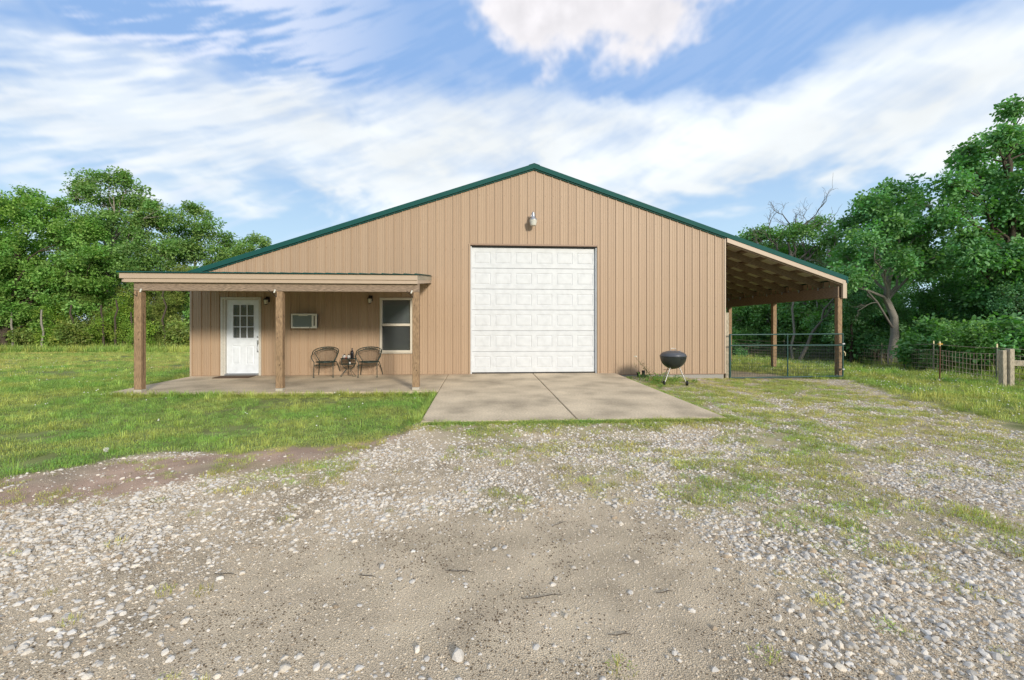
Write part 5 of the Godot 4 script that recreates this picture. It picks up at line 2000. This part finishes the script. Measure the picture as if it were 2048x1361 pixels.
func build_grill() -> void:
	var x := 4.93
	var z := 1.62
	var gy := ground_y(x, z)
	var g := thing("kettle_grill", "black kettle charcoal grill on three metal legs beside the apron", "grill", Vector3(x, gy, z))
	var o := -gy
	var pr := []
	for i in 15:
		var a := PI * 0.5 * i / 14.0
		pr.append(Vector2(0.325 * sin(a), o + 0.575 - 0.315 * cos(a)))
	pr.append(Vector2(0.331, o + 0.580))
	pr.append(Vector2(0.318, o + 0.580))
	var m := MB.new()
	m.lathe(pr, 40, Transform3D())
	obj("bowl", m, mats.enamel, g)
	pr = [Vector2(0.318, o + 0.584), Vector2(0.336, o + 0.584), Vector2(0.338, o + 0.598), Vector2(0.322, o + 0.606)]
	for i in 13:
		var a := PI * 0.5 * i / 12.0
		pr.append(Vector2(0.320 * cos(a), o + 0.606 + 0.125 * sin(a)))
	m = MB.new()
	m.lathe(pr, 40, Transform3D())
	obj("lid", m, mats.enamel_lid, g)
	m = MB.new()
	m.tube([Vector3(-0.07, o + 0.72, 0), Vector3(-0.062, o + 0.775, 0), Vector3(-0.055, o + 0.785, 0), Vector3(0.055, o + 0.785, 0), Vector3(0.062, o + 0.775, 0), Vector3(0.07, o + 0.72, 0)], [0.008], 8)
	obj("lid_handle", m, mats.steel_leg, g)
	m = MB.new()
	m.lathe([Vector2(0.0, o + 0.740), Vector2(0.04, o + 0.739), Vector2(0.042, o + 0.728)], 16, Transform3D(Basis(), Vector3(0.13, -0.012, 0.08)))
	obj("lid_vent", m, mats.steel_leg, g)
	var feet := [Vector3(-0.30, 0.0, 0.14), Vector3(0.30, 0.0, 0.14), Vector3(-0.20, 0.0, -0.26)]
	var tops := [Vector3(-0.10, o + 0.32, 0.07), Vector3(0.12, o + 0.32, 0.07), Vector3(-0.085, o + 0.30, -0.10)]
	for i in 3:
		m = MB.new()
		m.tube([tops[i], feet[i] + Vector3(0, 0.03, 0)], [0.013], 8)
		var l := obj("leg", m, mats.steel_leg, g)
		m = MB.new()
		if i < 2:
			m.lathe([Vector2(0.0, -0.02), Vector2(0.05, -0.02), Vector2(0.064, -0.012), Vector2(0.064, 0.012), Vector2(0.05, 0.02), Vector2(0.0, 0.02)], 18, Transform3D(Basis(Vector3(0, 0, 1), PI / 2), feet[i] + Vector3(0, 0.06, 0)))
			obj("wheel", m, mats.boot, l)
		else:
			m.lathe([Vector2(0.018, 0.06), Vector2(0.02, 0.0), Vector2(0.0, -0.002)], 10, Transform3D(Basis(), feet[i]))
			obj("foot_cap", m, mats.boot, l)
	m = MB.new()
	m.tube([Vector3(-0.26, o + 0.245, 0.03), Vector3(-0.16, o + 0.245, 0.05), Vector3(0.0, o + 0.262, 0.0)], [0.006], 6)
	m.tube([Vector3(-0.26, o + 0.245, 0.03), Vector3(-0.27, o + 0.25, 0.05), Vector3(-0.25, o + 0.25, 0.06), Vector3(-0.22, o + 0.245, 0.045)], [0.006], 6)
	obj("vent_lever", m, mats.rust, g)
	m = MB.new()
	m.lathe([Vector2(0.0, o + 0.255), Vector2(0.05, o + 0.262), Vector2(0.07, o + 0.275)], 16, Transform3D())
	obj("vent_plate", m, mats.rust, g)
	m = MB.new()
	m.tube([Vector3(0.11, o + 0.36, 0.235), Vector3(0.09, o + 0.33, 0.225), Vector3(0.085, o + 0.29, 0.19)], [0.009, 0.006, 0.006], 6)
	obj("bowl_bracket", m, mats.steel_leg, g)
	m = MB.new()
	m.tube([Vector3(0.06, o + 0.545, 0.318), Vector3(0.07, o + 0.535, 0.345), Vector3(0.20, o + 0.535, 0.285), Vector3(0.205, o + 0.545, 0.262)], [0.010], 7)
	obj("bowl_handle", m, mats.boot, g)
	# small black boots against the foundation
	for q in [[4.50, 0.25, 0.2, 0.16], [4.66, 0.22, 0.5, 0.20]]:
		var by := ground_y(q[0], q[1])
		var b := thing("boot", "small black boot-shaped item against the concrete foundation", "boot", Vector3(q[0], by, q[1]), q[2], "black items by the foundation")
		m = MB.new()
		m.tube([Vector3(0, 0.0, 0), Vector3(0, 0.06, 0), Vector3(-0.005, q[3], 0)], [0.045, 0.042, 0.048], 10)
		obj("shaft", m, mats.boot, b)
		m = MB.new()
		m.tube([Vector3(-0.03, 0.035, 0), Vector3(0.05, 0.035, 0), Vector3(0.12, 0.03, 0), Vector3(0.16, 0.025, 0)], [0.036, 0.04, 0.036, 0.02], 10)
		obj("foot_piece", m, mats.boot, b)

# ------------------------------------------------------------------ single plants and loose things
func build_plants() -> void:
	var r := RandomNumberGenerator.new()
	r.seed = 55
	# tall weed with a white flower head beside the grill
	var px := 4.62
	var pz := 0.75
	var y := ground_y(px, pz)
	var w := thing("flowering_weed", "leaning weed with one white flower head beside the grill", "weed", Vector3(px, y, pz))
	var m := MB.new()
	m.col = Color(0.16, 0.19, 0.06)
	m.tube([Vector3(0.15, 0, 0), Vector3(0.0, 0.2, 0), Vector3(-0.2, 0.42, 0), Vector3(-0.38, 0.62, 0.02)], [0.006, 0.005, 0.004, 0.003], 5)
	for i in 16:
		var f := r.randf_range(0.15, 0.85)
		var p := Vector3(0.15, 0, 0).lerp(Vector3(-0.36, 0.6, 0), f)
		m.tube([p, p + Vector3(r.randfn() * 0.10, r.randf_range(0.03, 0.14), r.randfn() * 0.08)], [0.003, 0.0015], 4)
	obj("stem", m, mats.grass, w, true)
	m = MB.new()
	for i in 50:
		var a := r.randf() * TAU
		var d := r.randf() * 0.055
		m.lathe([Vector2(0.0, 0.006), Vector2(0.007, 0.002), Vector2(0.0, -0.004)], 5, Transform3D(Basis(), Vector3(-0.385 + cos(a) * d, 0.635 + r.randf() * 0.03, 0.02 + sin(a) * d)))
	obj("flower_head", m, mats.petal, w)
	m = MB.new()
	for i in 70:
		var f := pow(r.randf(), 1.3)
		var p := Vector3(0.15, 0.03, 0).lerp(Vector3(-0.25, 0.45, 0), f) + Vector3(r.randfn(), r.randfn() * 0.6, r.randfn()) * 0.07
		m.col = Color(0.13, 0.19, 0.045) * r.randf_range(0.7, 1.2)
		var d := Vector3(r.randfn(), r.randf() * 0.6, r.randfn()).normalized()
		blade(m, p, Vector3(d.x, 0, d.z).normalized(), 0.06, 0.006, 0.9)
	obj("leaves", m, mats.grass, w, true)
	# leafy weeds round the grill and the apron edge
	var leafy := [tuft_mesh(61, 16, 0.10, 0.26, 0.006, 50), tuft_mesh(62, 10, 0.12, 0.20, 0.006, 60)]
	var k := 0
	for q in [[4.42, 0.95, 1.0], [4.75, 1.15, 0.9], [4.55, 1.45, 0.8], [5.15, 1.2, 0.9], [5.35, 0.9, 0.8], [4.35, 1.75, 0.6], [5.6, 1.4, 0.6], [4.95, 0.6, 1.0], [5.25, 0.35, 0.8], [4.15, 0.55, 0.5], [4.3, 2.3, 0.5]]:
		var o := inst("leafy_weed", leafy[k % 2], mats.grass)
		o.position = Vector3(q[0], ground_y(q[0], q[1]), q[1])
		o.rotation.y = r.randf() * TAU
		o.scale = Vector3.ONE * q[2] * 1.35
		var mm := mats.grass.duplicate() as StandardMaterial3D
		if not mats.has("weed_green"):
			mm.albedo_color = lin(0.24, 0.40, 0.10)
			mats.weed_green = mm
		o.material_override = mats.weed_green
		meta(o, "small leafy weed growing round the grill legs and apron edge", "weed", "weeds round the grill")
		k += 1
	# dandelion clock at the lawn edge
	var dp := on_ground(210, 916)
	var d := thing("dandelion", "white dandelion clock at the edge of the lawn", "flower", Vector3(dp.x, ground_y(dp.x, dp.y), dp.y))
	m = MB.new()
	m.tube([Vector3(0, 0, 0), Vector3(0.01, 0.1, 0)], [0.003], 5)
	var ds := obj("stem", m, mats.grass, d)
	ds.material_override = mats.weed_green
	m = MB.new()
	for i in 70:
		var a := Vector3(r.randfn(), r.randfn(), r.randfn()).normalized()
		m.tube([Vector3(0.01, 0.11, 0) + a * 0.006, Vector3(0.01, 0.11, 0) + a * 0.028], [0.0009, 0.0022], 3, false)
	obj("seed_head", m, mats.petal, d)
	# pale boulder at the far lawn edge
	var rp := on_ground(200, 703, -0.03)
	var bo := inst("boulder", stone_mesh(91), mats.stone)
	bo.position = Vector3(rp.x, 0.05, rp.y)
	bo.scale = Vector3(0.42, 0.36, 0.3)
	bo.material_override = mat("boulder", lin(0.42, 0.30, 0.19), 0.9, {"tex": ntex(0.05, 0.6, 1.0, 40), "scale": Vector3(2, 2, 2)})
	meta(bo, "low tan boulder lying where the lawn meets the wood", "rock")
	# sticks lying on the packed gravel
	for q in [[920, 1140, 0.16, 0.2], [1120, 1045, 0.12, -0.5], [1085, 1190, 0.20, -0.1], [735, 1150, 0.10, 0.3], [1330, 1180, 0.09, -0.1], [450, 1146, 0.12, 0.15], [1560, 1070, 0.14, -0.1], [1240, 1265, 0.10, 0.05]]:
		var p := on_ground(q[0], q[1])
		var s := MB.new()
		var a: float = q[3]
		var l: float = q[2] * 0.6
		var gy := ground_y(p.x, p.y) + 0.006
		s.tube([Vector3(-cos(a) * l, 0, -sin(a) * l), Vector3(-cos(a) * l * 0.3, 0.006, -sin(a) * l * 0.3 + 0.012), Vector3(cos(a) * l * 0.4, 0.003, sin(a) * l * 0.4 - 0.006), Vector3(cos(a) * l, 0.0, sin(a) * l)], [0.0012, 0.0024, 0.002, 0.0008], 6)
		var o := obj("twig", s, mats.twig)
		o.position = Vector3(p.x, gy, p.y)
		meta(o, "thin dark twig lying on the packed gravel", "twig", "twigs on the gravel")
	# the larger loose stones on the packed gravel
	var sm_ := [stone_mesh(71), stone_mesh(72), stone_mesh(73), stone_mesh(74)]
	k = 0
	for q in [[918, 1308, 0.034, 1.5], [853, 1312, 0.022, 0.6], [935, 1322, 0.018, 0.8], [800, 1155, 0.026, 0.6], [825, 1160, 0.020, 0.6], [932, 1164, 0.019, 0.6], [905, 1160, 0.016, 0.7], [1112, 1150, 0.016, 0.7], [1262, 1180, 0.020, 0.6], [1350, 1300, 0.022, 0.8], [1357, 1315, 0.018, 0.9], [1178, 1270, 0.015, 0.8], [1205, 1352, 0.016, 0.9], [842, 1350, 0.018, 0.8], [776, 1343, 0.018, 0.6], [1110, 1287, 0.014, 0.9], [1190, 1050, 0.028, 0.4], [1010, 1092, 0.03, 0.5], [1017, 1107, 0.022, 0.5], [720, 1208, 0.02, 0.5]]:
		var p := on_ground(q[0], q[1])
		var o := inst("loose_stone", sm_[k % 4], mats.stone)
		o.position = Vector3(p.x, ground_y(p.x, p.y) + q[2] * 0.2, p.y)
		o.scale = Vector3(q[2], q[2] * q[3], q[2])
		o.rotation.y = r.randf() * TAU
		if not mats.has("loose"):
			mat("loose", lin(0.72, 0.65, 0.55), 0.85, {"tex": ntex(0.05, 0.75, 1.0, 41), "scale": Vector3(6, 6, 6)})
		o.material_override = mats.loose
		if k == 0:
			meta(o, "upright pointed pale stone standing on the packed gravel", "stone", "loose stones on the packed gravel")
		else:
			meta(o, "small pale loose stone lying on the packed gravel", "stone", "loose stones on the packed gravel")
		k += 1

# ------------------------------------------------------------------ gravel
func build_gravel() -> void:
	var r := RandomNumberGenerator.new()
	r.seed = 9
	var kinds := []
	var xf := []
	var cl := []
	for i in 6:
		kinds.append(stone_mesh(20 + i))
		xf.append([])
		cl.append([])
	# each pass: count per square metre, size range, area, how much the packed track keeps
	for pass_ in [[780.0, 0.011, 0.030, 0.022], [1900.0, 0.005, 0.013, 0.12], [3000.0, 0.003, 0.0075, 0.9]]:
		var z := 0.3 if pass_[1] > 0.005 else 7.3
		var step := 0.25
		while z < 12.4:
			var x := -9.0
			while x < 13.0:
				if seen(x, z) or seen(x + step, z):
					var n := int(pass_[0] * step * step)
					for i in n:
						var px := x + r.randf() * step
						var pz := z + r.randf() * step
						if (px > -0.95 and px < 3.93 and pz < 6.05) or (px < -0.9 and pz < 3.1):
							continue
						var lw := lawn_at(px, pz)
						if lw > 0.5: continue
						var di := cover(g_dirt, px, pz, 0.0)
						var tk := cover(g_track, px, pz, 0.0)
						var wd := cover(g_weed, px, pz, 0.0)
						var patch := clampf(0.70 + 1.2 * pn.get_noise_2d(px * 4.0 + 7.0, pz * 4.0) + 0.5 * pn.get_noise_2d(px * 14.0, pz * 14.0), 0.3, 1.0)
						if pass_[1] < 0.005: patch = 1.0
						var far := sstep(1.5, 5.5, pz)
						var pr: float = (1.0 - lw) * (1.0 - 0.93 * di) * lerpf(1.0, pass_[3], tk) * (1.0 - 0.55 * wd) * patch * lerpf(0.75, 1.0, far)
						if r.randf() > pr: continue
						var s: float = lerpf(pass_[1], pass_[2], pow(r.randf(), lerpf(2.3, 1.5, sstep(6.3, 8.6, pz)))) * lerpf(0.62, 1.0, far)
						var k := r.randi() % 6
						var b := Basis.from_euler(Vector3(r.randfn() * 0.3, r.randf() * TAU, r.randfn() * 0.3)).scaled(Vector3(s, s, s))
						xf[k].append(Transform3D(b, Vector3(px, ground_y(px, pz) + s * r.randf_range(-0.18, 0.16), pz)))
						var g := r.randf_range(0.72, 1.12)
						var warm := r.randf()
						var c := Color(0.74, 0.65, 0.52).lerp(Color(0.70, 0.66, 0.60), warm) * g
						if r.randf() < 0.10: c = Color(0.46, 0.36, 0.25) * g
						if pass_[1] < 0.005:
							c = Color(0.70, 0.59, 0.44).lerp(Color(0.17, 0.125, 0.08), 1.0 if r.randf() < clampf(0.17 + 1.2 * pn.get_noise_2d(px * 11.0, pz * 11.0) + 0.6 * pn.get_noise_2d(px * 45.0, pz * 45.0), 0.06, 0.85) else 0.0) * g
						cl[k].append(c)
				x += step
			z += step
	var total := 0
	for k in 6:
		var o := multi("gravel", kinds[k], mats.stone, xf[k], cl[k])
		meta(o, "loose pale limestone gravel spread over the driveway", "gravel", "", "stuff")
		total += xf[k].size()
	print("stones ", total)

# ------------------------------------------------------------------ grass
func build_grass() -> void:
	var r := RandomNumberGenerator.new()
	r.seed = 19
	var kinds := [tuft_mesh(1, 26, 0.085, 0.060, 0.0030, 26), tuft_mesh(2, 18, 0.085, 0.055, 0.0030, 40), tuft_mesh(3, 34, 0.08, 0.080, 0.0028, 6), tuft_mesh(4, 22, 0.05, 0.16, 0.0032, 0)]
	var xf := [[], [], [], []]
	var cl := [[], [], [], []]
	var add := func(x: float, z: float, lw: float, s: float, dry: float, kind: int) -> void:
		var k := kind
		xf[k].append(Transform3D(Basis(Vector3.UP, r.randf() * TAU).scaled(Vector3(s, s * r.randf_range(0.8, 1.25), s)), Vector3(x, ground_y(x, z), z)))
		var n := pn.get_noise_2d(x * 5.0, z * 5.0)
		var c := Color(0.30, 0.50, 0.125).lerp(Color(0.50, 0.56, 0.17), clampf(0.42 + n * 1.7, 0.0, 1.0))
		c = c.lerp(Color(0.68, 0.58, 0.24), clampf(dry, 0.0, 1.0)) * r.randf_range(0.65, 1.3)
		cl[k].append(c)
	# mown lawn, denser near the camera
	for zone in [[-13.0, -0.8, -0.5, 8.6, 0.10, 1.0], [-42.0, -7.6, -20.0, 2.6, 0.19, 1.5], [-26.0, -12.5, 2.0, 9.0, 0.16, 1.3], [8.5, 14.5, -12.0, 8.0, 0.14, 1.25], [14.5, 26.0, -14.0, 8.0, 0.2, 1.6]]:
		var st: float = zone[4]
		var x: float = zone[0]
		while x < zone[1]:
			var z: float = zone[2]
			while z < zone[3]:
				var px := x + r.randf() * st
				var pz := z + r.randf() * st
				z += st
				if (px > -7.9 and px < -0.93 and pz < 3.07) or (px > -0.94 and px < 7.2) or (px > -7.95 and px < 7.2 and pz < 0.0): continue
				if not seen(px, pz, -0.1, 120.0): continue
				var lw := lawn_at(px, pz)
				if lw < 0.2 or r.randf() > lw * 1.15: continue
				var bare_ := pn.get_noise_2d(px * 3.0 + 70.0, pz * 3.0)
				if bare_ > 0.36 and r.randf() < 0.75: continue
				var dry := 0.0
				if px < -8.0 and pz < -3.0: dry = 0.38 + 0.9 * pn.get_noise_2d(px * 2.0, pz * 6.0)
				if px > 7.0: dry = 0.22 + 0.5 * pn.get_noise_2d(px * 3.0, pz * 3.0) + 0.3 * (1.0 - lw)
				if px < 7.0 and pz > -3.0: dry = 0.06 + 0.25 * pn.get_noise_2d(px * 4.0, pz * 4.0) + 0.25 * (1.0 - lw)
				var k := r.randi() % 3
				if r.randf() < (0.05 if px < 7.0 else 0.16): k = 3
				add.call(px, pz, lw, zone[5] * r.randf_range(0.75, 1.2) * (1.15 if px > 9.0 else 1.0), dry, k)
			x += st
	# weeds among the gravel
	var x := -6.0
	while x < 13.0:
		var z := 0.1
		while z < 11.6:
			var px := x + r.randf() * 0.075
			var pz := z + r.randf() * 0.075
			z += 0.075
			if (px > -0.93 and px < 3.905 and pz < 6.02) or (px < -0.93 and pz < 3.05) or not seen(px, pz): continue
			var wd := cover(g_weed, px, pz, 0.0)
			var di := cover(g_dirt, px, pz, 0.0)
			var tk := cover(g_track, px, pz, 0.0)
			var n := pn.get_noise_2d(px * 12.0, pz * 12.0) + 0.6 * pn.get_noise_2d(px * 34.0, pz * 34.0)
			var pr := wd * clampf(0.5 + 1.5 * n, 0.0, 1.0) * 1.1 + (0.02 + 0.42 * sstep(3.5, 6.0, px) * clampf(0.2 + 1.7 * n, 0.0, 1.0)) * (1.0 - tk) * (1.0 - lawn_at(px, pz)) + di * (0.5 if n > 0.16 else 0.04)
			if lawn_at(px, pz) > 0.6 or r.randf() > pr: continue
			add.call(px, pz, 0.5, r.randf_range(0.4, 0.85) + 0.3 * wd, (0.2 if wd > 0.6 else 0.5) + 0.6 * r.randf() * (0.4 if di > 0.5 else 1.0), r.randi() % 3)
		x += 0.075
	# longer grass along slab edges and at the foot of posts, fence and wood
	for i in 900:
		var t := r.randf()
		var px := lerpf(-7.9, -0.95, t)
		add.call(px, 3.09 + r.randf() * 0.06, 1.0, r.randf_range(0.7, 1.3), 0.15, [0, 2, 3][r.randi() % 3])
	for i in 420:
		add.call(-0.97 - r.randf() * 0.06, lerpf(3.1, 5.95, r.randf()), 1.0, r.randf_range(0.6, 1.2), 0.2, [0, 2, 3][r.randi() % 3])
	for i in 760:
		add.call(lerpf(-0.9, 4.0, r.randf()), 6.06 + absf(r.randfn()) * 0.07, 1.0, r.randf_range(0.4, 0.9), 0.5 * r.randf(), [0, 1, 2][r.randi() % 3])
	for i in 420:
		add.call(3.95 + absf(r.randfn()) * 0.10, lerpf(0.3, 6.0, r.randf()), 1.0, r.randf_range(0.5, 1.2), 0.5 * r.randf(), [0, 1, 2][r.randi() % 3])
	for i in 4200:
		var u := r.randf_range(-60, 400) if i % 2 == 0 else r.randf_range(1455, 2090)
		var d := r.randf_range(25.6, 29.0) if i % 2 == 0 else lerpf(26.0, 13.0, sstep(1500.0, 2090.0, u)) + r.randf_range(-0.3, 3.0)
		var p := at_depth(u, d)
		if p.x > -8.0 and p.x < 8.0: continue
		add.call(p.x, p.y, 1.0, r.randf_range(2.0, 4.2), 0.15, [0, 1, 3][r.randi() % 3])
	var fl := MB.new()
	fl.lathe([Vector2(0.0, -0.008), Vector2(0.010, -0.002), Vector2(0.009, 0.006), Vector2(0.0, 0.010)], 7, Transform3D())
	var fx := []
	var fc := []
	for i in 3400:
		var px := r.randf_range(8.5, 18.0) if i % 3 else r.randf_range(-22.0, -1.0)
		var pz := r.randf_range(-9.0, 6.5)
		if (px > -7.9 and px < 7.2 and pz < 3.1) or lawn_at(px, pz) < 0.8 or pn.get_noise_2d(px * 6.0, pz * 6.0) < (-0.05 if px > 0.0 else 0.2): continue
		fx.append(Transform3D(Basis().scaled(Vector3.ONE * r.randf_range(0.8, 1.4)), Vector3(px, ground_y(px, pz) + r.randf_range(0.07, 0.11), pz)))
		fc.append(Color(0.75, 0.75, 0.64))
	var fo := multi("clover_blossom", fl.mesh(), mats.stone, fx, fc)
	meta(fo, "tiny white clover blossoms dotted through the lawn", "flowers", "", "stuff")
	var total := 0
	for k in 4:
		var o := multi("grass", kinds[k], mats.grass, xf[k], cl[k])
		meta(o, ["short green lawn grass with clover round the barn", "broad-leaved ground cover mixed through the lawn", "fine upright grass blades in the lawn and gravel", "long loose grass stalks along edges and fence"][k], "grass", "", "stuff")
		total += xf[k].size()
	print("tufts ", total)
